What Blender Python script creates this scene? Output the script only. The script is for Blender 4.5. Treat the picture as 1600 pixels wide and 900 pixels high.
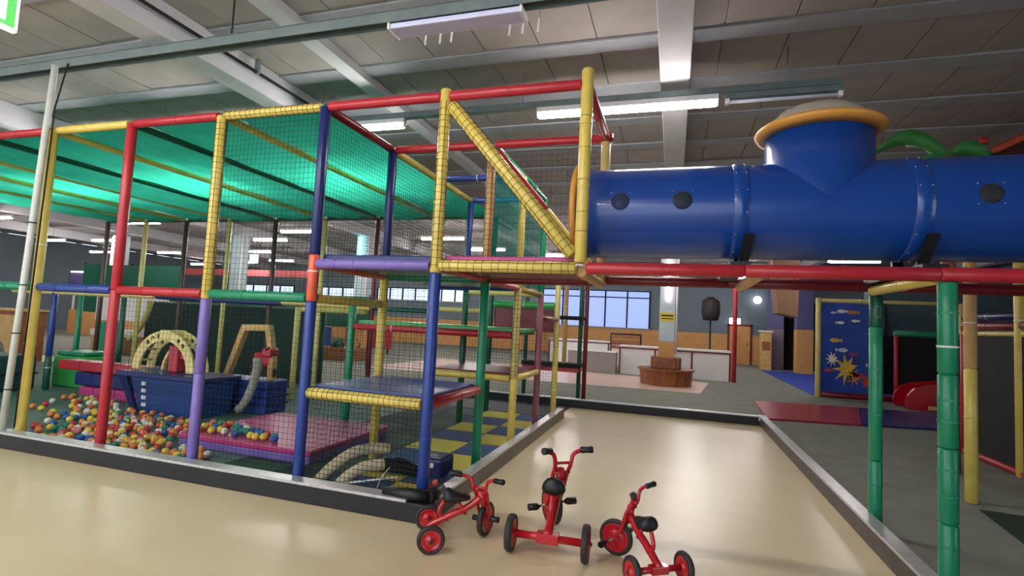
import bpy, bmesh, math, random
from mathutils import Vector, Matrix
random.seed(7)
for o in list(bpy.data.objects): bpy.data.objects.remove(o)
SC = bpy.context.scene
COL = SC.collection
# ------------------------------------------------------------------ camera
F_PX, YAW, PITCH, ROLL = 813.34, 0.3027, 0.0662, 0.0508
CAM = Vector((1.8885, -3.9066, 1.5827))
fw = Vector((-math.sin(YAW)*math.cos(PITCH), math.cos(YAW)*math.cos(PITCH), math.sin(PITCH)))
rt = Vector((math.cos(YAW), math.sin(YAW), 0)); up = rt.cross(fw)
cr, sr = math.cos(ROLL), math.sin(ROLL)
rt2 = cr*rt + sr*up; up2 = -sr*rt + cr*up
cd = bpy.data.cameras.new('camera'); cam = bpy.data.objects.new('camera', cd); COL.objects.link(cam)
m = Matrix((( rt2.x, up2.x, -fw.x, CAM.x), (rt2.y, up2.y, -fw.y, CAM.y), (rt2.z, up2.z, -fw.z, CAM.z), (0,0,0,1)))
cam.matrix_world = m
cd.sensor_width = 36; cd.lens = F_PX/1600*36; cd.clip_start = .05; cd.clip_end = 200
SC.camera = cam
# ------------------------------------------------------------------ world, exposure
w = bpy.data.worlds.new('world'); SC.world = w; w.use_nodes = True
bg = w.node_tree.nodes['Background']
bg.inputs[0].default_value = (.80, .88, 1, 1); bg.inputs[1].default_value = 1.7
vs = SC.view_settings
vs.view_transform = 'Standard'; vs.look = 'None'; vs.gamma = 1; vs.use_curve_mapping = False
vs.exposure = 0.75
TUBE_L = 60.0       # brightness of a lit fluorescent tube

# ------------------------------------------------------------------ materials
def s2l(c): c /= 255; return c/12.92 if c <= .04045 else ((c+.055)/1.055)**2.4
def lin(rgb): return (s2l(rgb[0]), s2l(rgb[1]), s2l(rgb[2]), 1)
MATS = {}
def mat(name, rgb, rough=.5, metal=0, var=.12, scale=6, bump=0, bscale=60, spec=.5, coat=0):
    if name in MATS: return MATS[name]
    m = bpy.data.materials.new(name); m.use_nodes = True; MATS[name] = m
    nt = m.node_tree; b = nt.nodes['Principled BSDF']
    b.inputs['Roughness'].default_value = rough; b.inputs['Metallic'].default_value = metal
    b.inputs['Specular IOR Level'].default_value = spec; b.inputs['Coat Weight'].default_value = coat
    tc = nt.nodes.new('ShaderNodeTexCoord'); no = nt.nodes.new('ShaderNodeTexNoise')
    no.inputs['Scale'].default_value = scale; no.inputs['Detail'].default_value = 5
    nt.links.new(tc.outputs['Object'], no.inputs['Vector'])
    rp = nt.nodes.new('ShaderNodeValToRGB'); c = lin(rgb)
    rp.color_ramp.elements[0].position = .3; rp.color_ramp.elements[1].position = .7
    rp.color_ramp.elements[0].color = tuple(v*(1-var) for v in c[:3])+(1,)
    rp.color_ramp.elements[1].color = tuple(min(1, v*(1+var)) for v in c[:3])+(1,)
    nt.links.new(no.outputs['Fac'], rp.inputs['Fac']); nt.links.new(rp.outputs['Color'], b.inputs['Base Color'])
    if bump:
        n2 = nt.nodes.new('ShaderNodeTexNoise'); n2.inputs['Scale'].default_value = bscale; n2.inputs['Detail'].default_value = 3
        nt.links.new(tc.outputs['Object'], n2.inputs['Vector'])
        bp = nt.nodes.new('ShaderNodeBump'); bp.inputs['Strength'].default_value = bump; bp.inputs['Distance'].default_value = .01
        nt.links.new(n2.outputs['Fac'], bp.inputs['Height']); nt.links.new(bp.outputs['Normal'], b.inputs['Normal'])
    return m
def emit(name, rgb, strength):
    if name in MATS: return MATS[name]
    m = bpy.data.materials.new(name); m.use_nodes = True; MATS[name] = m
    b = m.node_tree.nodes['Principled BSDF']
    b.inputs['Base Color'].default_value = lin(rgb); b.inputs['Emission Color'].default_value = lin(rgb)
    b.inputs['Emission Strength'].default_value = strength
    return m
def sheet(name, rgb, transp, transl, weave=0):
    m = bpy.data.materials.new(name); m.use_nodes = True; MATS[name] = m
    nt = m.node_tree; nt.nodes.clear(); N = nt.nodes.new; L = nt.links.new
    out = N('ShaderNodeOutputMaterial'); d = N('ShaderNodeBsdfDiffuse'); t = N('ShaderNodeBsdfTranslucent'); tr = N('ShaderNodeBsdfTransparent')
    tc = N('ShaderNodeTexCoord'); no = N('ShaderNodeTexNoise'); no.inputs['Scale'].default_value = 3; no.inputs['Detail'].default_value = 6
    L(tc.outputs['Object'], no.inputs['Vector']); rp = N('ShaderNodeValToRGB'); c = lin(rgb)
    rp.color_ramp.elements[0].color = tuple(v*.75 for v in c[:3])+(1,); rp.color_ramp.elements[1].color = tuple(min(1, v*1.25) for v in c[:3])+(1,)
    L(no.outputs['Fac'], rp.inputs['Fac']); L(rp.outputs['Color'], d.inputs['Color']); L(rp.outputs['Color'], t.inputs['Color'])
    a = N('ShaderNodeMixShader'); a.inputs[0].default_value = transl; L(d.outputs[0], a.inputs[1]); L(t.outputs[0], a.inputs[2])
    b = N('ShaderNodeMixShader'); b.inputs[0].default_value = transp; L(a.outputs[0], b.inputs[1]); L(tr.outputs[0], b.inputs[2])
    L(b.outputs[0], out.inputs['Surface']); return m
def clear(name, rgb, transp=.75, rough=.08):
    m = bpy.data.materials.new(name); m.use_nodes = True; MATS[name] = m
    nt = m.node_tree; b = nt.nodes['Principled BSDF']; out = nt.nodes['Material Output']
    b.inputs['Base Color'].default_value = lin(rgb); b.inputs['Roughness'].default_value = rough
    tr = nt.nodes.new('ShaderNodeBsdfTransparent'); mx = nt.nodes.new('ShaderNodeMixShader'); mx.inputs[0].default_value = transp
    nt.links.new(b.outputs[0], mx.inputs[1]); nt.links.new(tr.outputs[0], mx.inputs[2]); nt.links.new(mx.outputs[0], out.inputs['Surface'])
    return m
PAD = dict(rough=.33, var=.08, scale=9, bump=.08, bscale=25)
YEL = mat('yellow_vinyl', (214, 190, 92), **PAD); PALE = mat('pale_yellow_vinyl', (214, 196, 120), **PAD)
RED = mat('red_vinyl', (176, 40, 50), **PAD); DRED = mat('maroon_vinyl', (118, 22, 32), **PAD)
BLU = mat('blue_vinyl', (36, 62, 138), **PAD); DBLU = mat('navy_vinyl', (24, 36, 96), **PAD)
GRN = mat('green_vinyl', (24, 132, 92), **PAD); DGRN = mat('dark_green_vinyl', (20, 84, 62), **PAD)
PUR = mat('purple_vinyl', (120, 104, 176), **PAD); ORA = mat('orange_vinyl', (218, 92, 62), **PAD)
MAG = mat('magenta_vinyl', (186, 58, 120), **PAD); MAU = mat('mauve_vinyl', (140, 82, 92), **PAD)
BRN = mat('brown_vinyl', (78, 58, 50), **PAD); LGR = mat('bright_green_vinyl', (60, 170, 84), **PAD)
PLAY_RED = mat('slide_red_plastic', (190, 20, 34), .25, var=.05)
TIE = mat('white_tie', (225, 222, 215), .5, var=.03)
NETB = mat('black_net_cord', (24, 28, 28), .8, var=.1); NETG = mat('dark_green_net_cord', (20, 64, 52), .8, var=.1)
TUBEB = mat('blue_tunnel_plastic', (18, 66, 146), .28, var=.05, scale=3, coat=.25)
ORG = mat('orange_rim_plastic', (214, 150, 62), .4, var=.06)
ACRY = clear('clear_acrylic', (205, 196, 180), .35, .12); BUB = clear('porthole_acrylic', (120, 124, 130), .82, .05)
BLK = mat('black_rubber', (22, 22, 24), .45, var=.15, bump=.1); BLKP = mat('black_panel', (16, 15, 16), .8, var=.1)
TYRE = mat('grey_black_tyre', (46, 44, 43), .65, var=.15)
TRED = mat('tricycle_red_paint', (186, 30, 40), .22, var=.04, coat=.3)
STEEL = mat('bright_steel', (190, 190, 188), .25, 1, var=.05)
ALU = mat('aluminium_edge', (205, 203, 205), .35, .6, var=.12, scale=20)
KERB = mat('black_kerb_board', (25, 25, 29), .55, var=.2); KERBG = mat('brown_grey_kerb_board', (108, 96, 86), .5, var=.15, scale=10)
FLOOR = mat('beige_polished_floor', (222, 204, 166), .3, var=.05, scale=1.2, spec=.5)
CARP = mat('grey_carpet', (128, 130, 119), .9, var=.1, scale=3, bump=.3, bscale=300)
LITF = mat('pale_lit_floor', (236, 206, 194), .25, var=.04)
PITF = mat('teal_grey_pit_floor', (84, 104, 100), .6, var=.15, scale=3)
CEIL = mat('tan_ceiling_board', (146, 137, 133), .9, var=.10, scale=2, bump=.15, bscale=14)
CEILL = mat('pale_concrete_beam', (184, 182, 186), .85, var=.08, scale=2)
RIB = mat('blue_grey_rib', (142, 144, 150), .85, var=.08)
TRUNK = mat('grey_metal_trunking', (120, 134, 134), .4, .4, var=.1)
WHITE = mat('white_paint', (232, 228, 226), .5, var=.03); GREYP = mat('grey_panel', (150, 146, 142), .6, var=.05)
WBLUE = mat('blue_grey_wall_paint', (112, 124, 134), .8, var=.08, scale=1); WORA = mat('orange_wainscot', (206, 150, 88), .6, var=.08, scale=3)
WOOD = mat('brown_wood', (146, 84, 44), .4, var=.25, scale=5); CLT = mat('cream_wood_board', (226, 208, 140), .5, var=.07, scale=6)
TANW = mat('tan_wood', (200, 160, 100), .5, var=.12)
TUBEM = emit('lit_fluorescent_tube', (255, 250, 245), TUBE_L); NEONC = emit('cyan_neon', (110, 240, 240), 5); NEONP = emit('pink_white_neon', (255, 220, 235), 7)
WIND = emit('daylit_window_pane', (150, 172, 232), .52); WINW = emit('daylit_window_pane_pale', (205, 222, 250), .7)
UNLIT = mat('unlit_tube_glass', (200, 205, 220), .3, var=.02)
COLU = mat('pale_blue_column_paint', (184, 200, 204), .6, var=.05); BEIGE = mat('beige_foam', (205, 192, 160), .7, var=.1)
CANOPY = sheet('green_shade_mesh', (44, 158, 132), .0, .8); TEAL = sheet('teal_side_mesh', (22, 124, 116), .35, .5)
TURF = mat('dark_green_turf', (28, 50, 30), .95, var=.3, scale=40, bump=.5, bscale=200)

# ------------------------------------------------------------------ mesh helpers
class MB:
    def __init__(s): s.v = []; s.f = []; s.sm = []
    def add(s, vs, fs, smooth=False):
        n = len(s.v); s.v += [Vector(v) for v in vs]; s.f += [[i+n for i in f] for f in fs]; s.sm += [smooth]*len(fs); return s
    def box(s, x0, x1, y0, y1, z0, z1, bev=0):
        if bev:
            bm = bmesh.new(); bmesh.ops.create_cube(bm, size=1)
            for v in bm.verts: v.co = Vector(((x0+x1)/2+v.co.x*(x1-x0), (y0+y1)/2+v.co.y*(y1-y0), (z0+z1)/2+v.co.z*(z1-z0)))
            bmesh.ops.bevel(bm, geom=bm.edges[:], offset=bev, segments=2, affect='EDGES', profile=.5)
            bm.verts.index_update(); s.add([v.co.copy() for v in bm.verts], [[v.index for v in f.verts] for f in bm.faces]); bm.free(); return s
        return s.add([(x, y, z) for z in (z0, z1) for y in (y0, y1) for x in (x0, x1)],
            [(0,2,3,1), (4,5,7,6), (0,1,5,4), (2,6,7,3), (0,4,6,2), (1,3,7,5)])
    def hexa(s, p): return s.add(p, [(0,3,2,1), (4,5,6,7), (0,1,5,4), (1,2,6,5), (2,3,7,6), (3,0,4,7)])
    def tube(s, path, r, n=10, caps=True, smooth=True):
        P = [Vector(p) for p in path]; R = r if isinstance(r, (list, tuple)) else [r]*len(P)
        vs = []; fs = []; prev = None
        for i, p in enumerate(P):
            t = (P[min(i+1, len(P)-1)]-P[max(i-1, 0)]).normalized()
            a = prev if prev else (Vector((0,0,1)) if abs(t.z) < .9 else Vector((1,0,0)))
            a = (a - t*a.dot(t)).normalized(); prev = a; b = t.cross(a)
            for k in range(n):
                q = 2*math.pi*k/n; vs.append(p+(a*math.cos(q)+b*math.sin(q))*R[i])
        for i in range(len(P)-1):
            for k in range(n): fs.append((i*n+k, i*n+(k+1)%n, (i+1)*n+(k+1)%n, (i+1)*n+k))
        s.add(vs, fs, smooth)
        if caps: n0 = len(s.v)-len(vs); s.f += [[n0+k for k in range(n)][::-1], [n0+(len(P)-1)*n+k for k in range(n)]]; s.sm += [False, False]
        return s
    def lathe(s, prof, n=24, O=(0,0,0), ax=(0,0,1), smooth=True, closed=False):
        O = Vector(O); ax = Vector(ax).normalized(); a = Vector((1,0,0)) if abs(ax.x) < .9 else Vector((0,0,1))
        a = (a-ax*a.dot(ax)).normalized(); b = ax.cross(a); vs = []; fs = []
        for (r, h) in prof:
            for k in range(n): q = 2*math.pi*k/n; vs.append(O+ax*h+(a*math.cos(q)+b*math.sin(q))*r)
        m = len(prof)
        for i in range(m if closed else m-1):
            j = (i+1) % m
            for k in range(n): fs.append((i*n+k, i*n+(k+1)%n, j*n+(k+1)%n, j*n+k))
        return s.add(vs, fs, smooth)
    def torus(s, R, r, O, ax, n=24, k=8): return s.lathe([(R+r*math.cos(2*math.pi*i/k), r*math.sin(2*math.pi*i/k)) for i in range(k)], n, O, ax, True, True)
    def sphere(s, c, r, n=12, m=8, sc=(1,1,1)):
        c = Vector(c); vs = [c+Vector((0,0,r*sc[2]))]; fs = []
        for i in range(1, m):
            t = math.pi*i/m
            for k in range(n): q = 2*math.pi*k/n; vs.append(c+Vector((r*sc[0]*math.sin(t)*math.cos(q), r*sc[1]*math.sin(t)*math.sin(q), r*sc[2]*math.cos(t))))
        vs.append(c-Vector((0,0,r*sc[2]))); e = len(vs)-1
        for k in range(n): fs.append((0, 1+k, 1+(k+1)%n)); fs.append((e, 1+(m-2)*n+(k+1)%n, 1+(m-2)*n+k))
        for i in range(m-2):
            for k in range(n): fs.append((1+i*n+k, 1+(i+1)*n+k, 1+(i+1)*n+(k+1)%n, 1+i*n+(k+1)%n))
        return s.add(vs, fs, True)
    def build(s, name, material, parent=None):
        o = Vector((0,0,0)); root = parent
        while root is not None and root.parent is not None: root = root.parent
        if root is not None and not root.get('_local'): o = Vector(root['_o']) if '_o' in root else Vector((0,0,0))
        me = bpy.data.meshes.new(name); me.from_pydata([v-o for v in s.v], [], s.f); me.update()
        for p, q in zip(me.polygons, s.sm): p.use_smooth = q
        me.materials.append(material)
        ob = bpy.data.objects.new(name, me); COL.objects.link(ob); ob.parent = parent
        return ob
ORG_ROOTS = []
def tag(o, label=None, cat=None, group=None, kind=None):
    if label: o['label'] = label
    if cat: o['category'] = cat
    if group: o['group'] = group
    if kind: o['kind'] = kind
    return o
def thing(name, label, cat, loc=(0,0,0), group=None, rz=0, local=False):
    o = bpy.data.objects.new(name, None); COL.objects.link(o); o.location = loc; o.rotation_euler = (0,0,rz)
    o.empty_display_size = .1; o['_o'] = tuple(loc)
    if local: o['_local'] = 1
    ORG_ROOTS.append(o)
    return tag(o, label, cat, group)
def struct(name, mb, m, label=None):
    o = mb.build(name, m); o['kind'] = 'structure'
    if label: o['label'] = label
    return o
def sroot(name):
    o = bpy.data.objects.new(name, None); COL.objects.link(o); o['kind'] = 'structure'; return o
def copy_tree(o, parent=None):
    c = o.copy(); COL.objects.link(c); c.parent = parent
    for ch in list(o.children): copy_tree(ch, c)
    return c
def plate(name, outline, holes, th, material, parent, O, U, V):
    """flat board cut from an outline with real holes, thickness th, centred on the plane O + uU + vV"""
    cu = bpy.data.curves.new('c', 'CURVE'); cu.dimensions = '2D'; cu.fill_mode = 'BOTH'; cu.extrude = th/2
    for pts in [outline]+holes:
        sp = cu.splines.new('POLY'); sp.points.add(len(pts)-1); sp.use_cyclic_u = True
        for p, q in zip(sp.points, pts): p.co = (q[0], q[1], 0, 1)
    ob = bpy.data.objects.new('c', cu); COL.objects.link(ob)
    me = bpy.data.meshes.new_from_object(ob.evaluated_get(bpy.context.evaluated_depsgraph_get()))
    bpy.data.objects.remove(ob); bpy.data.curves.remove(cu)
    O, U, V = Vector(O), Vector(U).normalized(), Vector(V).normalized(); W = U.cross(V)
    mb = MB(); mb.add([O+U*v.co.x+V*v.co.y+W*v.co.z for v in me.vertices], [list(p.vertices) for p in me.polygons])
    bpy.data.meshes.remove(me)
    return mb.build(name, material, parent)
def circ(cx, cy, r, n=16): return [(cx+r*math.cos(2*math.pi*i/n), cy+r*math.sin(2*math.pi*i/n)) for i in range(n)]

def bez(pts, n=8):
    out = []; P = [Vector(p) for p in pts]; P = [P[0]*2-P[1]]+P+[P[-1]*2-P[-2]]
    for i in range(1, len(P)-2):
        for k in range(n):
            t = k/n; a, b, c, d_ = P[i-1:i+3]
            out.append(.5*((2*b)+(c-a)*t+(2*a-5*b+4*c-d_)*t*t+(3*b-a-3*c+d_)*t**3))
    out.append(P[-2]); return out
PR = .048
def tie_ring(a, d, r): return MB().lathe([(r+.001, -.006), (r+.004, -.006), (r+.004, .006), (r+.001, .006)], 12, a, d, False, True)
def seg(parent, name, a, b, m, r=PR, ties=2):
    a, b = Vector(a), Vector(b); d = (b-a)
    mb = MB(); e = min(.012, d.length*.2)
    n = d.normalized()
    mb.tube([a, a+n*e, b-n*e, b], [r*.82, r, r, r*.82], 14)
    o = mb.build(name, m, parent)
    for i in range(ties):
        t = (i+1)/(ties+1)+random.uniform(-.06, .06)
        tie_ring(a+d*t, n, r).build('cable_tie', TIE if random.random() < .12 else m, o)
    return o
def post(parent, x, y, segs, r=PR):
    for z0, z1, m in segs: o = seg(parent, 'post', (x, y, z0), (x, y, z1), m, r)
    return o
def beam(parent, a, b, m, r=.042, ties=1): return seg(parent, 'rail', a, b, m, r, ties)
def lacing(part, a, b, r, step=.055, rows=6):
    a, b = Vector(a), Vector(b); d = b-a; L = d.length; n = d.normalized(); mb = MB()
    k = int(L/step)
    for i in range(k):
        c = a+n*(step*(i+.5)+random.uniform(-.008, .008))
        mb.lathe([(r+.000, -.002), (r+.004, 0), (r+.000, .002)], 12, c, (n+Vector((random.uniform(-.08, .08), random.uniform(-.08, .08), random.uniform(-.08, .08)))).normalized(), False, True)
    s = Vector((0,0,1)) if abs(n.z) < .9 else Vector((1,0,0)); s = (s-n*s.dot(n)).normalized(); t = n.cross(s)
    for j in range(rows):
        q = 2*math.pi*j/rows; mb.tube([a+n*(L*i/8)+(s*math.cos(q+random.uniform(-.1,.1))+t*math.sin(q+random.uniform(-.1,.1)))*(r+.003) for i in range(9)], .0022, 3, False)
    mb.build('net_lacing', NETB, part)
def net(parent, O, U, V, cell=.05, m=None, r=.0016, bow=.02, name='net_panel'):
    O, U, V = Vector(O), Vector(U), Vector(V); W = U.cross(V).normalized(); mb = MB(); S = 6
    nu, nv = max(1, round(U.length/cell)), max(1, round(V.length/cell))
    def P(u, v): return O+U*u+V*v+W*bow*math.sin(math.pi*u)*math.sin(math.pi*v)*math.sin(5*u+3*v+O.x)
    for i in range(nu+1): mb.tube([P(i/nu, j/S) for j in range(S+1)], r, 3, False)
    for j in range(nv+1): mb.tube([P(i/S, j/nv) for i in range(S+1)], r, 3, False)
    return mb.build(name, m or NETB, parent)

# ------------------------------------------------------------------ the hall
struct('floor', MB().box(-30, 14, -12, 27, -.1, 0), FLOOR)
cp = struct('trim_1', MB().box(3.46, 14, -3, 6.3, 0, .012).box(-30, 14, 6.3, 27, 0, .012), CARP, 'grey carpet beside and behind the beige aisle')
struct('trim_2', MB().add([(-7, 10, .016), (2.6, 10.4, .016), (3.0, 13.6, .016), (-7, 15.2, .016)], [(0,1,2,3)]), LITF, 'pale floor patch around the column, painted as lit floor')  # brightness of the lit floor here is put into the patch colour
WY = 26.0
wb = sroot('wall_back')
MB().box(-30, 14, WY, WY+.2, 1.55, 4.75).build('wall_face', WBLUE, wb)
MB().box(-30, 14, WY-.03, WY+.2, 0, 1.55).build('wainscot', WORA, wb)
struct('wall_right', MB().box(13, 13.2, -3, WY, 0, 4.75), WBLUE)
struct('wall_light_blocker', MB().box(3.2, 13.2, -7.2, -7, 0, 4.75), WBLUE)  # unseen wall added behind the camera to darken the right side
struct('wall_left', MB().box(-30.2, -30, -12, WY, 0, 4.75), WBLUE)
def window(idx, x0, x1, z0, z1, n, bars, m, y=WY):
    r = sroot('window_%d' % idx)
    pw = (x1-x0)/n
    for i in range(n): MB().box(x0+i*pw+.03, x0+(i+1)*pw-.03, y-.03, y-.02, z0, z1).build('pane', m, r)
    for i in range(n+1): MB().box(x0+i*pw-.04, x0+i*pw+.04, y-.09, y, z0, z1).build('mullion', BLKP, r)
    MB().box(x0-.05, x1+.05, y-.1, y, z0-.08, z0).build('window_sill', GREYP, r)
    for z in bars: MB().box(x0, x1, y-.085, y, z-.03, z+.03).build('transom', BLKP, r)
window(1, -5.5, .62, 1.62, 3.7, 5, [3.3, 3.67], WIND)
window(2, -29, -23.2, 2.75, 3.35, 5, [3.34], WINW)
window(3, -21.5, -17.0, 2.75, 3.35, 4, [3.34], WINW)
window(4, -16.6, -10.2, 2.7, 3.45, 7, [3.44], WINW)
d = sroot('door_1')
MB().box(4.75, 5.75, WY-.07, WY-.02, 0, 2.0).build('door_leaf', WORA, d); MB().tube([(5.6, WY-.12, 1), (5.6, WY-.12, 1.2)], .02, 8).build('door_handle', STEEL, d)
MB().box(4.65, 4.75, WY-.1, WY, 0, 2.1).build('door_jamb', DRED, d); MB().box(5.75, 5.85, WY-.1, WY, 0, 2.1).build('door_jamb', DRED, d); MB().box(4.65, 5.85, WY-.1, WY, 2.0, 2.1).build('door_jamb', DRED, d)

# ceiling: boards between ribs and beams
ce = sroot('ceiling')
BX = [12.3, 7.1, 1.83, -3.48, -8.78, -14.1, -19.4, -24.7]
RY = [1.8+1.13*k for k in range(-9, 23)]
MB().box(-30, 14, -12, 27, 4.80, 4.95).build('ceiling_deck', CEIL, ce)
for i, x in enumerate(BX): struct('trim_%d' % (10+i), MB().box(x-.16, x+.16, -9, WY, 4.40, 4.769, .01), CEILL, 'pale concrete ceiling beam')
for y in RY: MB().box(-30, 14, y-.13, y+.13, 4.75, 4.8).build('ceiling_rib', RIB, ce)
bw = .66; base = MB().box(-bw/2+.006, bw/2-.006, -.43, .43, 0, .03).build('ceiling_board', CEIL, ce)
base.location = (0, 0, 4.77); first = True; nb = 0; rest = MB()
for k in range(len(RY)-1):
    yc = (RY[k]+RY[k+1])/2
    for i in range(-45, 21):
        xc = i*bw; near = -1.5 < yc < 7.5 and -7 < xc < 8
        dz = random.uniform(-.006, .006)
        if near and nb < 300:
            o = base if first else base.copy()
            if not first: COL.objects.link(o); o.parent = ce
            first = False; nb += 1; o.location = (xc, yc, 4.77+dz)
        else: rest.box(xc-bw/2+.006, xc+bw/2-.006, yc-.43, yc+.43, 4.77+dz, 4.80)
tag(rest.build('ceiling_boards_far', CEIL, ce), kind='stuff')

# kerbs round the aisle
k1 = thing('floor_kerb', 'black kerb board with silver top edge along the ball pit front', 'kerb', (-5, -.12, 0))
MB().box(-12, .15, -.17, -.06, 0, .15, .01).build('kerb_board', KERB, k1)
MB().box(-12, -.05, -.18, -.05, .15, .172).build('top_edge', ALU, k1)
MB().tube([(-.28, -.115, .19), (-.05, -.115, .195), (.1, -.1, .195)], [.035, .05, .05], 10).tube([(.1, -.1, .195), (.11, .12, .195)], .045, 10).build('corner_padding', BLK, k1)
k2 = thing('floor_kerb', 'brown-grey kerb board with silver top under the checkered play floor', 'kerb', (.1, 2.4, 0))
MB().box(.055, .15, -.05, 4.95, 0, .155, .008).build('kerb_board', KERBG, k2); MB().box(.05, .155, .02, 4.9, .155, .175).build('top_edge', ALU, k2)
MB().lathe([(0, .185), (.04, .18), (.055, .15), (.055, 0)], 12, (.103, 4.97, 0)).build('end_cap', RED, k2)
k3 = thing('floor_kerb', 'black kerb board crossing the end of the beige aisle', 'kerb', (1.5, 6.27, 0))
MB().box(-3.2, 3.40, 6.22, 6.32, 0, .15, .008).build('kerb_board', KERB, k3); MB().box(-3.2, 3.40, 6.215, 6.325, .15, .17).build('top_edge', ALU, k3)
k4 = thing('floor_kerb', 'grey kerb board with silver top between aisle and grey carpet', 'kerb', (3.42, 2, 0))
MB().box(3.38, 3.48, -2.2, 6.2, 0, .15, .008).build('kerb_board', mat('dark_brown_kerb_board', (74, 66, 60), .5, var=.2, scale=8), k4); MB().box(3.375, 3.485, -2.2, 6.2, .15, .172).build('top_edge', ALU, k4)
MB().hexa([(3.36,6.14,.1),(3.5,6.14,.1),(3.5,6.34,.1),(3.36,6.34,.1),(3.37,6.15,.178),(3.49,6.15,.178),(3.49,6.33,.178),(3.37,6.33,.178)]).build('corner_cap', ALU, k4)

# ------------------------------------------------------------------ columns
def column(x, y, label, neon=None, sign=False, base=True):
    t = thing('column', label, 'column', (x, y, 0), 'hall columns')
    MB().box(x-.22, x+.22, y-.22, y+.22, 1.25, 4.4, .02).build('shaft', COLU, t)
    MB().box(x-.225, x+.225, y-.225, y+.225, 0, 1.25, .02).build('wainscot', WORA, t)
    MB().tube([(x+.26, y-.2, .9), (x+.26, y-.2, 4.4)], .03, 8).build('downpipe', WHITE, t)
    if neon: MB().tube([(x+neon[1], y-.26, neon[2]), (x+neon[1], y-.26, neon[3])], neon[4], 8).build('tube_light', neon[0], t)
    if sign:
        s = MB().box(x-.2, x+.2, y-.235, y-.222, 1.84, 2.1).build('warning_sign', mat('sign_yellow', (220, 190, 30), .5, var=.02), t)
        MB().box(x-.17, x+.17, y-.238, y-.234, 1.99, 2.03).box(x-.17, x+.17, y-.238, y-.234, 1.91, 1.94).build('lettering', BLKP, s)
    return t
column(1.72, 12.1, 'pale blue and orange column with yellow sign inside round brown bench', (NEONP, .02, 2.45, 3.6, .03), True)
column(-8.78, 12.3, 'pale column with cyan light strip seen behind the play frame', (NEONC, -.05, 3.3, 4.35, .06))
column(-14.1, 12, 'plain pale blue column standing beyond the ball pit canopy')
column(-20.4, 12, 'column with pink-white light strip seen behind the ball pit', (NEONP, 0, 1.3, 4.3, .11))
b = thing('round_bench', 'round brown wooden bench built around the pale blue column', 'bench', (1.72, 12.1, 0))
MB().lathe([(.72, .02), (.74, .42), (.80, .43), (.80, .48), (.23, .48)], 16, (1.72, 12.1, 0), smooth=False).build('drum', WOOD, b)
for q in range(4):
    a = math.pi/2*q; c, s_ = math.cos(a), math.sin(a)
    p = [(u*c-v*s_+1.72, u*s_+v*c+12.1) for u, v in ((-.42, .26), (.42, .26), (.36, .40), (-.36, .40))]
    MB().hexa([(x, y, .5) for x, y in p]+[(x, y, .8) for x, y in p]).build('backrest', WOOD, b)

# ------------------------------------------------------------------ ceiling services
def light_tube(x, y, z, L=2.15, lit=True, group='lit fluorescent fittings', label='lit fluorescent fitting under the far ceiling, in a set filled out with added ones', rail=True, dirn=0):
    t = thing('fluorescent_fitting', label, 'ceiling light', (x, y, z), group if group else None, dirn, True)
    MB().box(-L/2, L/2, -.05, .05, .03, .09).build('housing', TRUNK if not lit else WHITE, t)
    MB().tube([(-L/2+.03, 0, 0), (L/2-.03, 0, 0)], .042 if lit else .02, 8).build('tube', TUBEM if lit else UNLIT, t)
    for sx in (-1, 1): MB().box(sx*(L/2-.02)-.02, sx*(L/2-.02)+.02, -.03, .03, -.025, .035).build('end_holder', WHITE, t)
    if rail: MB().tube([(0, 0, .09), (0, 0, 4.74-z)], .008, 6).build('suspension_rod', TRUNK, t)
    return t
r2 = thing('cable_trunking', 'long grey lighting trunking crossing above the blue tunnel and canopy', 'cable tray', (-3, 2.2, 4.28))
MB().box(-14, 3.5, 2.15, 2.25, 4.26, 4.33).build('channel', TRUNK, r2)
for x in (-12, -9, -6, -3, 0, 3): MB().tube([(x, 2.2, 4.33), (x, 2.2, 4.74)], .008, 6).build('suspension_rod', TRUNK, r2)
light_tube(1.25, 2.2, 4.165, 2.1, True, '', 'bright lit fluorescent tube above the red top rail and tunnel', False)
light_tube(2.95, 2.2, 4.165, 1.15, False, '', 'unlit fluorescent fitting at the end of the row above the tunnel', False)
for x in (-2.4, -5.2, -8.0, -10.8): light_tube(x, 2.2, 4.165, 1.5, True, 'lit fittings over the canopy', 'lit fluorescent fitting hanging above the green canopy', False)
r1 = thing('cable_trunking', 'near grey cable trunking running above the ball pit front rail', 'cable tray', (-5, 0, 4.2))
MB().box(-13, 3.2, -.04, -.03, 4.17, 4.27).box(-13, 3.2, .07, .08, 4.17, 4.27).box(-13, 3.2, -.04, .08, 4.265, 4.275).build('channel', TRUNK, r1)
for x in (-10, -7.4, -2.4, 1.6): MB().tube([(x, .02, 4.27), (x, .02, 4.74)], .009, 6).build('suspension_rod', BLKP, r1)
f = thing('fluorescent_fitting', 'pale blue-white unlit box fitting on the near trunking', 'ceiling light', (0, .05, 4.2))
MB().box(-.58, .62, -.02, .16, 4.12, 4.168, .01).build('housing', mat('pale_blue_diffuser', (205, 210, 240), .4, var=.03), f)
MB().box(-.60, -.58, -.03, .17, 4.11, 4.169).build('end_cap', WHITE, f); MB().box(.62, .64, -.03, .17, 4.11, 4.169).build('end_cap', WHITE, f)
for x in (-.72, -.55, -.42, .22, .36, .52):
    t = thing('ceiling_hanger', 'short white rod hanging from the ceiling boards near the unlit fitting', 'hanger', (x, .9, 4.5), 'white ceiling hangers')
    MB().tube([(x, .9, 4.48), (x+.01, .9, 4.62)], .012, 6).build('rod', WHITE, t); MB().tube([(x+.01, .9, 4.62), (x+.01, .9, 4.74)], .003, 5).build('wire', TRUNK, t)
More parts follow.
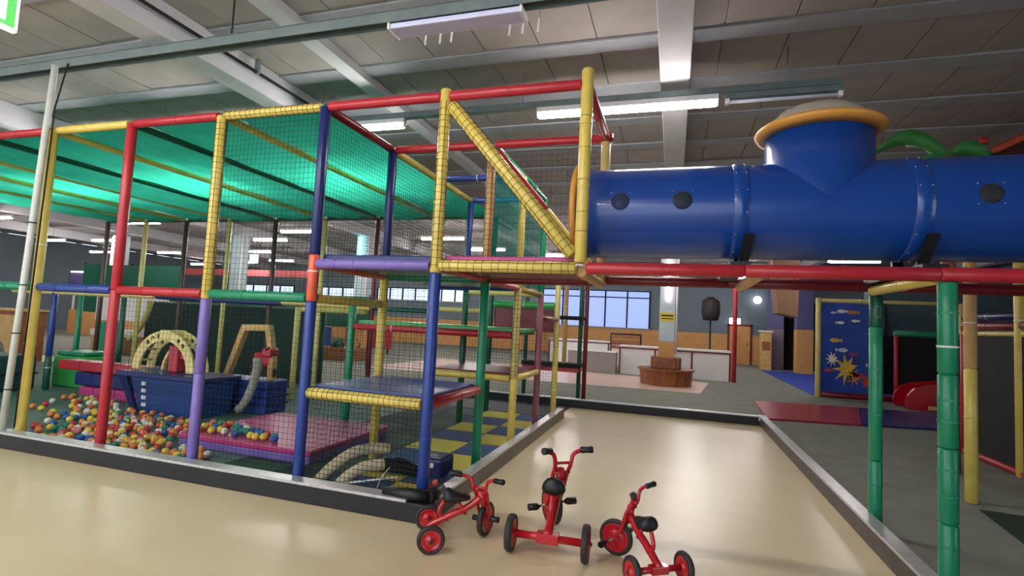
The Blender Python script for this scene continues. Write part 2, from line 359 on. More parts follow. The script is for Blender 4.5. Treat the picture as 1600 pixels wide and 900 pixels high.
struct('trim_30', MB().box(-2.27, -2.05, -9, WY, 4.66, 4.769), CEILL, 'slim pale ceiling rib')
for x, lab in ((-3.22, 'dark conduit running along the pale ceiling beam'),):
    t = thing('ceiling_conduit', lab, 'pipe', (x, 3, 4.55)); MB().tube([(x, -3, 4.57), (x, 12, 4.57)], .02 if x < -3 else .03, 8).build('pipe', BLKP if x < -3 else CEILL, t)
    for y in (-1, 1.2, 3.4, 5.7, 8): MB().box(x-.03, x+.03, y-.02, y+.02, 4.55, 4.74).build('clip', TRUNK, t)
FAR = [(-5.1, 10.9), (-9.4, 9.6), (-15.5, 14.3), (-21.4, 15), (-20.5, 11.4), (-23.6, 11.4), (-20.5, 18.6), (-2.75, 18.2), (-2, 14.5), (-8, 15.5), (-12, 18.5), (1.5, 9.2), (-6.5, 7.2), (-14, 8), (2.5, 19), (-7, 20), (-15, 21), (-25, 20), (-26, 15), (-26, 8), (-19, 7), (4.8, 21), (2.8, 13.4), (-4.5, 13.2), (-12, 11.2), (-17, 17.5)]  # observed fittings, plus others added to brighten the far hall
for x, y in FAR: light_tube(x, y, 4.1, 1.5)
light_tube(7.4, 15.3, 4.1, 1.5, True, '', 'lit fluorescent fitting beyond the red tunnel beam and climbing wall')
for x, y in ((-3.5, -3.2), (-6.5, -3.2), (-.8, -3.2), (-3.5, -6), (-7, -6), (.5, -6)):
    light_tube(x, y, 4.1, 1.5, True, 'lit fittings over the open floor', 'lit fluorescent fitting over the open beige floor')
p = thing('support_pole', 'white pole from floor to trunking beside the yellow ball pit post', 'pole', (-4.86, -.11, .175))
MB().tube([(-4.90, -.11, .175), (-4.82, -.11, 1.7), (-4.72, -.1, 4.16)], .032, 10).build('pole', mat('whitewashed_metal', (206, 208, 200), .5, var=.1), p)
MB().tube([(-4.78, -.07, .2), (-4.70, -.07, 3.7), (-4.6, -.05, 4.2)], .008, 6).build('cable', BLKP, p)
for z in (.6, 1.2, 1.72, 2.4): tie_ring((-4.90+.05*(z-.17), -.11, z), (0,0,1), .036).build('cable_tie', BLKP, p)
# exit sign
e = thing('exit_sign', 'green exit sign with white border hanging under the ceiling', 'exit sign', (-3.33, -1.5, 3.9))
MB().box(-3.37, -3.31, -1.86, -1.20, 3.74, 4.10, .008).build('case', emit('sign_white', (240, 250, 240), 1.3), e)
SG = emit('sign_green', (88, 190, 92), .6); SW = emit('sign_white2', (245, 255, 245), 1.3)
MB().box(-3.31, -3.306, -1.835, -1.225, 3.765, 4.075).build('face', SG, e)
MB().box(-3.306, -3.303, -1.45, -1.29, 3.80, 4.04).build('door_pictogram', SW, e)
MB().sphere((-3.305,-1.55,4.02), .03, 10, 6, (.1,1,1)).hexa([(-3.306,-1.62,3.80),(-3.303,-1.62,3.80),(-3.303,-1.56,3.80),(-3.306,-1.56,3.80),(-3.306,-1.58,3.9),(-3.303,-1.58,3.9),(-3.303,-1.53,3.9),(-3.306,-1.53,3.9)]).hexa([(-3.306,-1.58,3.9),(-3.303,-1.58,3.9),(-3.303,-1.53,3.9),(-3.306,-1.53,3.9),(-3.306,-1.57,3.99),(-3.303,-1.57,3.99),(-3.303,-1.51,3.99),(-3.306,-1.51,3.99)]).hexa([(-3.306,-1.54,3.85),(-3.303,-1.54,3.85),(-3.303,-1.47,3.80),(-3.306,-1.47,3.80),(-3.306,-1.55,3.9),(-3.303,-1.55,3.9),(-3.303,-1.46,3.83),(-3.306,-1.46,3.83)]).build('figure_pictogram', SW, e)
for y in (-1.75, -1.3): MB().tube([(-3.34, y, 4.1), (-3.34, y, 4.74)], .006, 6).build('suspension_rod', TRUNK, e)

# ------------------------------------------------------------------ the play frame
Z0, Z1, ZM, Z2, ZT = .03, .88, 1.71, 2.02, 3.46
pf = thing('play_frame', 'large indoor play frame of coloured padded posts with green canopy and nets', 'play structure', (-2.4, 2.4, 0))
# front row
post(pf, -6.0, 0, [(Z0, ZT, YEL)]); post(pf, -7.2, 0, [(Z0, ZT, RED)])
post(pf, -4.8, 0, [(Z0, ZT, YEL)])
post(pf, -3.6, 0, [(Z0, ZM, RED), (ZM, ZT, RED)])
post(pf, -2.4, 0, [(Z0, .95, PUR), (.95, 1.66, PUR)]); o = post(pf, -2.4, 0, [(1.66, ZT, YEL)]); lacing(o, (-2.4, 0, 1.7), (-2.4, 0, ZT-.05), PR)
post(pf, -1.2, 0, [(Z0, 1.68, BLU), (1.68, 2.10, ORA), (2.10, ZT, DBLU)])
o = post(pf, 0, 0, [(Z0, 1.96, BLU)]); o2 = post(pf, 0, 0, [(1.96, ZT+.06, YEL)]); lacing(o2, (0, 0, 2.0), (0, 0, ZT-.05), PR)
MB().tube([(0,0,.16),(0,0,.2)], PR+.004, 12).build('base_collar', BLK, o)
o = post(pf, 1.2, 0, [(2.06, ZT+.12, YEL)])
MB().lathe([(PR+.001,-.002),(PR+.003,0),(PR+.001,.002)], 12, (1.2,0,2.3), smooth=False, closed=True).build('band', BRN, o)
for z in (2.45, 2.7, 2.95, 3.2): MB().lathe([(PR+.001,-.002),(PR+.003,0),(PR+.001,.002)], 12, (1.2,0,z), smooth=False, closed=True).build('band', BRN, o)
# second row and inner posts
post(pf, -1.2, 1.2, [(Z0, Z2, YEL), (Z2, ZT, DBLU)]); post(pf, -1.2, 2.4, [(Z0, Z2, DGRN), (Z2, ZT, YEL)]); post(pf, -1.2, 3.6, [(Z0, Z2, DGRN), (Z2, ZT, BLU)])
o = post(pf, 0, 1.2, [(Z0, Z2, GRN)]); lacing(post(pf, 0, 1.2, [(Z2, ZT, TANW)]), (0,1.2,Z2), (0,1.2,ZT), PR)
lacing(post(pf, 0, 2.4, [(Z0, .88, YEL), (.88, Z2, PALE)]), (0,2.4,.9), (0,2.4,Z2), PR); post(pf, 0, 2.4, [(Z2, ZT, YEL)])
post(pf, 0, 3.6, [(Z0, Z2, MAU), (Z2, ZT, GRN)]); post(pf, 0, 4.8, [(Z0, 1.2, YEL), (1.2, Z2+.3, PALE)])
post(pf, 1.2, 1.2, [(Z2, ZT, PALE)])
post(pf, -2.4, 2.4, [(Z0, ZM, GRN)], .055); post(pf, -3.6, 4.8, [(Z0, ZT, DRED)], .04); post(pf, -4.8, 4.8, [(Z0, ZM, PALE), (ZM, ZT, PALE)])
post(pf, -2.4, 4.8, [(Z0, ZT, DGRN)], .045); post(pf, -1.2, 4.8, [(Z0, ZT, DGRN)], .045)
o = post(pf, -6.0, 4.8, [(Z0, ZT, BRN)]); lacing(o, (-6,4.8,1.6), (-6,4.8,ZT), PR, .08); post(pf, -7.2, 4.8, [(Z0, ZT, PALE)], .045)
o = post(pf, -8.4, 4.8, [(Z0, ZT, BRN)]); lacing(o, (-8.4,4.8,1.6), (-8.4,4.8,ZT), PR, .08)
post(pf, -9.6, 4.8, [(Z0, ZT, PALE)]); post(pf, -10.8, 4.8, [(Z0, ZT, BRN)])
post(pf, -8.4, 2.4, [(Z0, .6, DGRN), (.6, ZM, BLU)]); post(pf, -8.4, 3.6, [(Z0, ZM, DGRN)]); post(pf, -9.6, 3.6, [(Z0, ZM, GRN)])
post(pf, -4.55, 3.9, [(Z0, ZM-.05, PALE)], .05)
# top rails
TB = .042
for x0, x1, mm in ((-7.2,-6,YEL),(-6,-4.8,RED),(-4.8,-3.6,YEL),(-3.6,-2.4,RED)): beam(pf, (x0+.04,0,ZT), (x1-.04,0,ZT), mm)
lacing(beam(pf, (-2.36,0,ZT), (-1.24,0,ZT), YEL), (-2.36,0,ZT), (-1.24,0,ZT), TB, .06)
beam(pf, (-1.16,0,ZT), (-.04,0,ZT), RED); beam(pf, (.04,0,ZT), (1.16,0,ZT), RED)
beam(pf, (-1.2,.05,ZT), (-1.2,1.15,ZT), DRED); beam(pf, (-1.16,1.2,ZT), (-.04,1.2,ZT), RED); beam(pf, (.04,1.2,ZT), (1.16,1.2,ZT), RED); beam(pf, (1.2,.05,ZT), (1.2,1.15,ZT), RED)
beam(pf, (-1.2,1.25,ZT), (-1.2,2.35,ZT), YEL); beam(pf, (-1.2,2.45,ZT), (-1.2,3.55,ZT), YEL)
beam(pf, (-1.15,2.4,ZT), (-.05,2.4,ZT), BLU); beam(pf, (-1.15,3.6,ZT), (-.05,3.6,ZT), BLU); beam(pf, (0,1.25,ZT), (0,2.35,ZT), GRN); beam(pf, (0,2.45,ZT), (0,3.55,ZT), GRN)
MB().lathe([(0,.0),(.07,.0),(.07,.08),(0,.08)], 12, (1.2,1.2,ZT-.04)).build('end_ball', RED, pf)
for x in (-2.4, -3.6, -4.8, -6.0, -7.2, -8.4, -9.6): beam(pf, (x,.05,ZT), (x,4.75,ZT), YEL if x not in (-3.6, -6.0) else DGRN, .036, 3)
for x in (-2.4,-3.6,-4.8,-6.0,-7.2,-8.4,-9.6): beam(pf, (x-1.15 if x>-9.6 else x-1.1,4.8,ZT), (x-.05,4.8,ZT), DGRN, .04)
beam(pf, (-2.35,4.8,ZT), (-1.25,4.8,ZT), DGRN, .04)
# diagonals in the upper bay
o = seg(pf, 'diagonal_brace', (.06,0,ZT-.08), (1.14,0,Z2+.1), YEL, .055, 0); lacing(o, (.06,0,ZT-.08), (1.14,0,Z2+.1), .055, .06)
seg(pf, 'diagonal_brace', (.06,1.2,ZT-.08), (.62,1.2,2.74), RED, .042, 1); seg(pf, 'diagonal_brace', (.62,1.2,2.74), (1.14,1.2,Z2+.1), YEL, .042, 1)
# mid rails
for x0, x1, mm in ((-6,-4.8,GRN),(-4.8,-3.6,BLU),(-3.6,-2.4,RED),(-2.4,-1.2,GRN)): beam(pf, (x0+.05,0,ZM), (x1-.05,0,ZM), mm, .045, 2)
beam(pf, (-1.2,.05,ZM), (-1.2,1.15,ZM), YEL); beam(pf, (-9.5,2.4,ZM), (-6.1,2.4,ZM), PALE); beam(pf, (-6.05,2.4,ZM), (-3.6,2.4,ZM-.02), DBLU); beam(pf, (-3.6,2.4,ZM), (-2.45,2.4,ZM), PALE)
beam(pf, (-4.5,3.9,ZM-.08), (-3.65,4.7,ZM-.08), PALE); beam(pf, (-4.75,4.8,ZM), (-3.65,4.8,ZM), YEL); beam(pf, (-3.55,4.8,ZM), (-2.45,4.8,ZM), DGRN); beam(pf, (-2.35,4.8,ZM+.05), (-1.25,4.8,ZM+.05), PALE)
# level two
beam(pf, (-1.16,-.0,Z2), (-.05,0,Z2), PUR, .046, 4)
lacing(beam(pf, (.04,0,Z2), (1.17,0,Z2), YEL, .048, 0), (.04,0,Z2), (1.17,0,Z2), .048, .07)
beam(pf, (-1.2,.05,Z2), (-1.2,1.15,Z2), ORA); beam(pf, (-1.15,1.2,Z2), (-.05,1.2,Z2), GRN); beam(pf, (0,.05,Z2), (0,1.15,Z2), RED); beam(pf, (1.2,.06,Z2-.02), (1.2,1.15,Z2-.02), TANW, .045)
beam(pf, (.05,1.2,Z2), (1.15,1.2,Z2), DRED)
beam(pf, (-1.15,2.4,Z2), (-.05,2.4,Z2), BLU); lacing(beam(pf, (0,2.45,Z2), (0,3.55,Z2), YEL), (0,2.45,Z2), (0,3.55,Z2), .042); beam(pf, (0,1.25,Z2), (0,2.35,Z2), RED); beam(pf, (-1.15,3.6,Z2), (-.05,3.6,Z2), PALE)
beam(pf, (0,3.65,Z2-.35), (0,4.75,Z2-.35), DRED)
beam(pf, (-1.15,4.8,Z2-.12), (-.05,4.8,Z2-.12), LGR, .06); MB().box(-1.15,-.05,4.86,4.89,1.45,1.84).build('panel', DRED, pf)
def platform(x0, x1, y0, y1, z, mm, under=None):
    o = MB().box(x0, x1, y0, y1, z+.0, z+.06, .012).build('platform_mat', mm, pf)
    MB().box(x0+.01, x1-.01, y0+.01, y1-.01, z-.03, z-.001).build('platform_board', under or DRED, o); return o
platform(-1.15, -.05, .05, 1.15, Z2+.03, DBLU, DGRN); platform(.05, 1.15, .05, 1.15, Z2+.03, MAG, DRED)
platform(-1.15, -.05, 1.25, 2.35, Z2+.02, DBLU, DGRN)
# level one
platform(-1.15, -.05, .05, 1.15, Z1+.0, BLU, DBLU); platform(-1.15, -.05, 2.45, 3.55, Z1+.0, DRED, BRN)
lacing(beam(pf, (-1.15,-.01,Z1), (-.05,-.01,Z1), YEL, .048, 0), (-1.15,-.01,Z1), (-.05,-.01,Z1), .048, .05); beam(pf, (.0,.05,Z1), (.0,1.14,Z1), RED, .045, 1)
beam(pf, (-1.15,2.4,Z1), (-.05,2.4,Z1), YEL); beam(pf, (0,2.45,Z1), (0,3.55,Z1), YEL, .045); beam(pf, (-1.2,.05,Z1), (-1.2,1.15,Z1), DBLU); beam(pf, (-1.15,1.2,Z1), (-.05,1.2,Z1), DBLU)
# shelf level between
platform(-2.35, -.05, 2.46, 3.55, 1.45, LGR, DGRN); beam(pf, (-2.35,2.4,1.42), (-.05,2.4,1.42), RED, .046, 3)
# nets
for x in (-2.4, -3.6): net(pf, (x+.05, .01, .2), (1.1,0,0), (0,0,ZM-.26))
net(pf, (-2.35, .01, ZM+.05), (1.1,0,0), (0,0,ZT-ZM-.1))
net(pf, (-1.15,-.0,.12), (1.1,0,0), (0,0,Z1-.17), .042, NETB, .0024); net(pf, (-1.15,.01,Z1+.08), (1.1,0,0), (0,0,Z2-Z1-.14), .05, NETB, .0015)
net(pf, (-1.2,1.25,Z2), (0,1.1,0), (0,0,ZT-Z2-.05), .045, NETG, .0026); net(pf, (-1.2,2.45,Z2), (0,1.1,0), (0,0,ZT-Z2-.05), .045, NETG, .0026); net(pf, (-1.2,.05,Z2+.1), (0,1.1,0), (0,0,ZT-Z2-.15), .045, NETG)
net(pf, (-1.15,4.8,.2), (1.1,0,0), (0,0,1.3)); net(pf, (-2.35,4.8,.2), (1.1,0,0), (0,0,1.6)); net(pf, (-1.15,3.6,Z1+.1), (1.1,0,0), (0,0,.9))
net(pf, (0,3.65,.9), (0,1.1,0), (0,0,.8)); net(pf, (-1.2,.05,.12), (0,1.1,0), (0,0,Z1-.2), .05, NETG)
for x in (-4.8, -6.0, -3.6): net(pf, (x+.05,4.8,.2), (1.1,0,0), (0,0,ZT-.3), .055, NETG, .0024)
net(pf, (-2.35,2.4,.2), (1.1,0,0), (0,0,1.2), .055, NETG); net(pf, (.05,1.2,Z2+.1), (1.1,0,0), (0,0,1.25), .055, NETB, .0012)
# sagging green canopy sheets, one per bay
def soft_sheet(name, m, fn, nu, nv):
    mb = MB(); mb.add([fn(i/nu, j/nv) for j in range(nv+1) for i in range(nu+1)], [(j*(nu+1)+i, j*(nu+1)+i+1, (j+1)*(nu+1)+i+1, (j+1)*(nu+1)+i) for j in range(nv) for i in range(nu)], True)
    return mb.build(name, m, pf)
for k in range(8):
    xa = -1.2-1.2*k
    def fn(u, v, xa=xa, k=k):
        sag = (.10+.05*math.sin(k*2.1))*math.sin(math.pi*u)*(0.55+.45*math.sin(math.pi*v))+.012*math.sin(23*u+9*v+k)+.01*math.sin(31*v+4*u)
        return (xa-1.2*u, .02+4.78*v, ZT+.045-sag*min(1, 6*v+.2))
    soft_sheet('canopy_sheet', CANOPY, fn, 14, 40)
for y0, y1 in ((1.25, 2.35), (2.45, 3.55)): soft_sheet('side_screen', TEAL, lambda u, v, y0=y0, y1=y1: (0+.015*math.sin(9*u+5*v), y0+(y1-y0)*u, Z2+.06+(ZT-Z2-.1)*v), 10, 10)

# structures of the same frame farther back
sf = thing('shelf_tower', 'dark green tower of black shelves at the far end of the play frame', 'play structure', (-.3, 7.2, 0))
for x, mm in ((.0, DGRN), (.12, DRED), (-1.2, DGRN)): seg(sf, 'post', (x, 7.2, .012), (x, 7.2, 3.0), mm, .045)
for z in (.72, 1.7): MB().box(-1.15, .1, 6.75, 7.15, z, z+.08, .01).build('shelf', BLKP, sf)
MB().box(-1.15, .05, 6.8, 7.1, .62, .71).build('shelf_edge', RED, sf); seg(sf, 'post', (-.25, 6.8, .8), (-.25, 6.8, 2.6), TANW, .045)

# ------------------------------------------------------------------ tunnel and its support rack
TY, TZ, TR = .6, 2.56, .378
tn = thing('crawl_tunnel', 'blue plastic crawl tunnel with domed turret above the aisle', 'play tunnel', (3, TY, TZ-TR))
def evaluated(ob):
    me = bpy.data.meshes.new_from_object(ob.evaluated_get(bpy.context.evaluated_depsgraph_get())); return me
def cut(ob, cutters):
    for i, c in enumerate(cutters):
        md = ob.modifiers.new('b%d' % i, 'BOOLEAN'); md.operation = 'DIFFERENCE'; md.object = c; md.solver = 'EXACT'
    bpy.context.view_layer.update(); me = evaluated(ob); ob.modifiers.clear(); old = ob.data; ob.data = me
    bpy.data.meshes.remove(old)
    for c in cutters: bpy.data.objects.remove(c)
def tsec(x0, x1, holes=()):
    mb = MB().lathe([(TR, x0), (TR, x1), (TR-.012, x1), (TR-.012, x0)], 64, (0,TY,TZ), (1,0,0), True, True)
    o = mb.build('tunnel_section', TUBEB, tn)
    cs = []
    for hx, hz, hr in holes:
        a = math.asin((hz-TZ)/TR); n = Vector((0, -math.cos(a), math.sin(a)))
        c = MB().tube([Vector((hx,TY,TZ))+n*(TR-.15), Vector((hx,TY,TZ))+n*(TR+.1)], hr, 24).build('cutter', BLK, tn); cs.append(c)
    if cs: cut(o, cs)
    for p in o.data.polygons: p.use_smooth = True
    for e_ in o.data.edges: pass
    o.data.set_sharp_from_angle(angle=math.radians(40))
    for hx, hz, hr in holes:
        a = math.asin((hz-TZ)/TR); n = Vector((0, -math.cos(a), math.sin(a))); c = Vector((hx,TY,TZ))+n*(TR-.012)
        MB().lathe([(0, .032), (hr*.5, .028), (hr*.85, .016), (hr+.002, .006)], 24, c, n).build('porthole_bubble', BUB, o)
        for q in range(4):
            t = math.pi/4+q*math.pi/2; v = Vector((1,0,0))*math.cos(t)+n.cross(Vector((1,0,0)))*math.sin(t)
            pp = Vector((hx,TY,TZ))+v*(hr+.03); aa = math.asin(max(-1, min(1, (pp.z+n.z*TR-TZ)/TR)))
            MB().sphere((pp.x, TY-TR*math.cos(aa), TZ+TR*math.sin(aa)), .006, 8, 5).build('rivet', STEEL, o)
    return o
tsec(1.10, 2.35, ((1.46, 2.585, .073), (1.93, 2.585, .073))); tee = tsec(2.355, 3.50); tsec(3.505, 4.75, ((3.86, 2.59, .07), (4.4, 2.59, .07))); tsec(4.755, 6.0)
TX = 2.93
TT = .376
MB().lathe([(TT, .0), (TT, .62), (TT-.012, .62), (TT-.012, .0)], 64, (TX,TY,TZ)).build('turret', TUBEB, tee)
MB().lathe([(TT+.002, .575), (TT+.065, .605), (TT+.08, .63), (TT+.065, .65), (TT-.03, .65), (TT-.03, .62), (TT+.002, .622)], 48, (TX,TY,TZ), smooth=True, closed=True).build('turret_rim', ORG, tn)
MB().lathe([(TT+.02, .65), (TT*.93, .71), (TT*.76, .775), (TT*.45, .82), (.001, .835)], 48, (TX,TY,TZ)).build('turret_dome', ACRY, tn)
MB().lathe([(TR-.005, 1.06), (TR+.05, 1.06), (TR+.055, 1.085), (TR+.045, 1.105), (TR-.005, 1.105)], 48, (0,TY,TZ), (1,0,0), True, True).build('entrance_rim', ORG, tn)
for xj in (2.352, 3.502, 4.752):
    j = MB().lathe([(TR+.0, xj-.055), (TR+.006, xj-.05), (TR+.006, xj+.05), (TR+.0, xj+.055)], 64, (0,TY,TZ), (1,0,0)).build('joint_collar', TUBEB, tn)
    for q in range(14):
        t = 2*math.pi*q/14+.2
        for sx in (-.035, .035): MB().sphere((xj+sx, TY+math.cos(t)*(TR+.006), TZ+math.sin(t)*(TR+.006)), .007, 6, 4).build('bolt', STEEL, j)
    for a0 in (-1, 1):
        y = TY+a0*.19
        MB().hexa([(xj-.035+.03,y-.02,2.10),(xj+.035+.03,y-.02,2.10),(xj+.035+.03,y+.02,2.10),(xj-.035+.03,y+.02,2.10)] + [(xj-.035+.06,y+a0*.13-.02,2.33),(xj+.035+.06,y+a0*.13-.02,2.33),(xj+.035+.06,y+a0*.13+.02,2.33),(xj-.035+.06,y+a0*.13+.02,2.33)]).build('strap', BLK, tn)
rk = thing('tunnel_rack', 'red padded beams on green posts carrying the blue tunnel', 'support frame', (3.5, .6, 0))
for y, zz in ((0, Z2), (1.2, Z2+.02)):
    for x0, x1 in ((1.25, 2.35), (2.35, 3.48), (3.48, 4.7), (4.7, 6.0)): beam(rk, (x0, y, zz), (x1, y, zz), RED if y == 0 else DRED, .046, 1)
for x in (2.45, 3.48, 4.75): beam(rk, (x, .05, Z2-.02), (x, 1.15, Z2-.02), TANW if x < 3 else YEL, .042)
for x in (2.3, 3.45, 4.7): MB().box(x-.04, x+.1, .05, 1.15, Z2+.03, Z2+.075).build('cradle_bar', BLK, rk)
post(rk, 3.52, 0, [(.012, .5, GRN), (.5, .95, GRN), (.95, 1.4, GRN), (1.4, 1.97, GRN)], .052)
post(rk, 3.52, 1.2, [(.012, .6, GRN), (.6, 1.7, GRN), (1.7, 1.97, DGRN)], .05)
post(rk, 5.9, 0, [(.012, 1.97, GRN)], .052); post(rk, 5.9, 1.2, [(.012, 1.97, GRN)], .05)

# ------------------------------------------------------------------ play floor tiles
tf = thing('foam_tile_floor', 'checkered yellow and blue foam tile floor inside the play frame', 'foam floor', (-.6, 2.4, 0))
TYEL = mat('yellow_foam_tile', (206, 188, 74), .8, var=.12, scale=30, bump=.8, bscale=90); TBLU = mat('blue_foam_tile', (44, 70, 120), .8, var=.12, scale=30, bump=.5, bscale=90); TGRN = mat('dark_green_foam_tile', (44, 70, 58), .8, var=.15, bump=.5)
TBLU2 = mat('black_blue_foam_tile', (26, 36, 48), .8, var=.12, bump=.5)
for i in range(4):
    for j in range(8):
        x1 = .04-i*.6; y0 = .02+j*.6
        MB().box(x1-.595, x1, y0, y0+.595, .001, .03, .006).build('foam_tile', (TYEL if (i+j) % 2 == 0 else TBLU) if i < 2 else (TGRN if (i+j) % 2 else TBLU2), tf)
struct('trim_4', MB().box(-2.36, .03, 4.86, 6.2, 0, .028), mat('dark_blue_grey_mat', (40, 52, 60), .7), 'dark floor mat behind the checkered tiles')
struct('trim_3', MB().box(-13, -2.37, -.05, 6.2, 0, .028), PITF, 'teal-grey soft floor of the ball pit')

# ------------------------------------------------------------------ ball pit
BC = {'red': (200, 60, 56), 'yellow': (228, 196, 70), 'orange': (226, 132, 70), 'blue': (36, 92, 160), 'green': (24, 132, 108), 'white': (220, 214, 200), 'pink': (206, 120, 126)}
BM = {k: mat(k+'_ball_plastic', v, .4, var=.05) for k, v in BC.items()}
BR = .04
meshes = {}
for k in BC:
    o = MB().sphere((0,0,0), BR, 14, 9).build('pit_ball', BM[k]); meshes[k] = o.data; bpy.data.objects.remove(o)
placed = []
def ball(x, y, z, k, where='pit'):
    o = bpy.data.objects.new('pit_ball', meshes[k]); COL.objects.link(o); o.location = (x, y, z); o.rotation_euler = (random.random()*3,)*3
    if where == 'pit':
        nm = min(((-4.8, 0, 'yellow post'), (-3.6, 0, 'red post'), (-2.4, 0, 'purple post'), (-4.6, 1.6, 'blue boat'), (-6.0, 2.1, 'stacked foam beams'), (-3.4, 1.1, 'magenta mat')), key=lambda q: (q[0]-x)**2+(q[1]-y)**2)[2]
        tag(o, 'small %s plastic ball on the ball pit floor nearest the %s' % (k, nm), 'ball', '%s balls by the %s' % (k, nm))
    else: tag(o, 'small %s plastic ball on top of the magenta foam mat' % k, 'ball', k+' balls on the magenta mat')
KEYS = ['red', 'yellow', 'orange', 'orange', 'blue', 'green', 'white', 'white', 'pink', 'yellow', 'red']
tries = 0
CL = [(-4.3,.35,.5), (-4.0,.5,.5), (-3.7,.3,.4), (-4.9,.9,.6), (-5.6,1.4,.7), (-3.4,.9,.45), (-4.5,.8,.6), (-6.3,1.9,.7), (-3.0,.25,.5), (-5.4,2.6,.5), (-3.9,1.1,.4), (-4.6,1.3,.5), (-5.0,1.3,.5)]
while len(placed) < 262 and tries < 20000:
    tries += 1
    c = random.choice(CL); x = random.gauss(c[0], c[2]*.55); y = random.gauss(c[1], c[2]*.5)
    if not (-7.4 < x < -2.42 and .05 < y < 3.0): continue
    if -3.45 < x < -1.4 and .55 < y < 2.3: continue
    if -5.92 < x < -2.9 and 1.68 < y < 3.05: continue
    if -7.5 < x < -5.3 and 2.12 < y: continue
    if abs(x+3.6) < .1 and y < .1 or abs(x+4.8) < .1 and y < .1: continue
    if any((x-a)**2+(y-b_)**2 < (2*BR)**2 for a, b_ in placed): continue
    placed.append((x, y)); ball(x, y, .028+BR, random.choice(KEYS))
mt = thing('foam_mat', 'magenta foam mat with purple front edge in the ball pit', 'foam mat', (-2.4, 1.4, .03))
MB().box(-3.36, -1.6, .66, 2.2, .11, .17, .015).build('mat_top', MAG, mt); MB().box(-3.35, -1.61, .67, 2.19, .03, .109, .01).build('mat_base', PUR, mt)
pm = []
seq = ['blue', 'green', 'yellow', 'green', 'yellow', 'blue', 'green', 'green', 'yellow', 'blue', 'orange', 'yellow', 'white', 'white', 'orange', 'blue', 'red', 'yellow', 'yellow', 'blue', 'green', 'blue', 'green', 'orange', 'blue', 'red']
i = 0; tries = 0
while i < len(seq) and tries < 4000:
    tries += 1; u = random.random(); x = -3.28+1.15*u; y = .76+random.random()*(.42-.3*u)
    if any((x-a)**2+(y-b_)**2 < (2*BR)**2 for a, b_ in pm): continue
    pm.append((x, y)); ball(x, y, .17+BR, seq[i], 'mat'); i += 1
# blue toy boat with white squares
bt = thing('toy_boat', 'dark blue play boat with white squares on its bow in ball pit', 'play boat', (-4.92, 2.05, .03))
MB().hexa([(-5.42,1.80,.03),(-4.32,1.80,.03),(-4.32,2.3,.03),(-5.42,2.3,.03),(-5.57,1.75,.53),(-4.27,1.75,.53),(-4.27,2.35,.53),(-5.57,2.35,.53)]).build('hull', mat('boat_blue', (26, 62, 124), .5, var=.12), bt)
MB().box(-5.84, -4.22, 1.71, 2.4, .53, .60, .015).build('gunwale', DBLU, bt)
MB().hexa([(-5.56,1.78,.03),(-5.44,1.75,.03),(-5.44,1.80,.03),(-5.56,1.82,.03),(-5.82,1.73,.53),(-5.62,1.71,.53),(-5.62,1.77,.53),(-5.82,1.79,.53)]).build('bow_strake', DBLU, bt)
for z in (.12, .22, .32, .42): MB().box(-5.37, -5.29, 1.735+(.55-z)*.09, 1.79, z, z+.05).build('white_square', WHITE, bt)
# cream arch climber
ar = thing('arch_climber', 'cream wooden climbing arch with round holes above the blue boat', 'climbing arch', (-5.22, 2.05, .6))
def arch_pts(R, r, a0, a1, n=20): return [(R*math.cos(a0+(a1-a0)*i/n), R*math.sin(a0+(a1-a0)*i/n)) for i in range(n+1)]+[(r*math.cos(a1+(a0-a1)*i/n), r*math.sin(a1+(a0-a1)*i/n)) for i in range(n+1)]
for y in (1.95, 2.18):
    plate('arch_side', arch_pts(.60, .46, math.radians(2), math.radians(178)), [circ(.53*math.cos(math.radians(a)), .53*math.sin(math.radians(a)), .038) for a in (128, 116, 104, 60, 48)], .03, CLT, ar, (-5.24, y, .602), (1,0,0), (0,0,1))
for a in (20, 45, 70, 95, 120, 145, 165):
    c, s_ = math.cos(math.radians(a)), math.sin(math.radians(a)); MB().tube([(-5.24+.53*c, 1.96, .602+.53*s_), (-5.24+.53*c, 2.17, .602+.53*s_)], .018, 8).build('rung', CLT, ar)
plate('inner_rib', arch_pts(.46, .42, math.radians(95), math.radians(178), 10), [], .05, PALE, ar, (-4.92, 2.06, .602), (1,0,0), (0,0,1))
MB().box(-5.33, -5.15, 1.92, 2.21, 1.07, 1.21, .01).build('ridge_cap', CLT, ar)
s = thing('toy_block', 'upright red foam block inside the cream climbing arch', 'foam block', (-5.12, 2.06, .6))
MB().box(-5.20, -5.02, 1.985, 2.145, .602, .99, .02).build('block', RED, s); MB().box(-5.02, -4.84, 2.02, 2.11, .80, .88, .01).build('arm', RED, s)
# stacked balance beams
for (x0, x1, y0, y1, z0, z1, mm, lab) in ((-8.0,-5.95,2.3,2.6,.42,.58,RED,'red foam beam topmost of the stack beside the boat'), (-7.5,-5.9,2.25,2.65,.20,.41,DBLU,'navy foam beam in the middle of the stack beside the boat'), (-7.3,-5.95,2.2,2.7,.03,.195,MAG,'magenta foam beam at the bottom of the stack beside the boat')):
    t = thing('foam_beam', lab, 'foam beam', (x0, y0, z0)); MB().box(x0, x1, y0, y1, z0, z1, .025).build('beam_body', mm, t)
    for q in (.25, .6): xx = x0+(x1-x0)*q; MB().box(xx-.004, xx+.004, y0-.002, y1+.002, z0+.02, z1+.0015).build('seam', BLKP, t)
t = thing('foam_cube', 'green foam cube standing behind the stacked beams', 'foam block', (-7.6, 2.6, .03))
MB().box(-8.85, -8.05, 2.75, 3.25, .03, .58, .03).build('cube_body', LGR, t); MB().box(-8.8, -8.1, 2.76, 3.24, .582, .66, .03).build('cushion', GRN, t)
t = thing('padded_wall_block', 'long dark green padded block along the ball pit end', 'foam block', (-9, 1.8, .03))
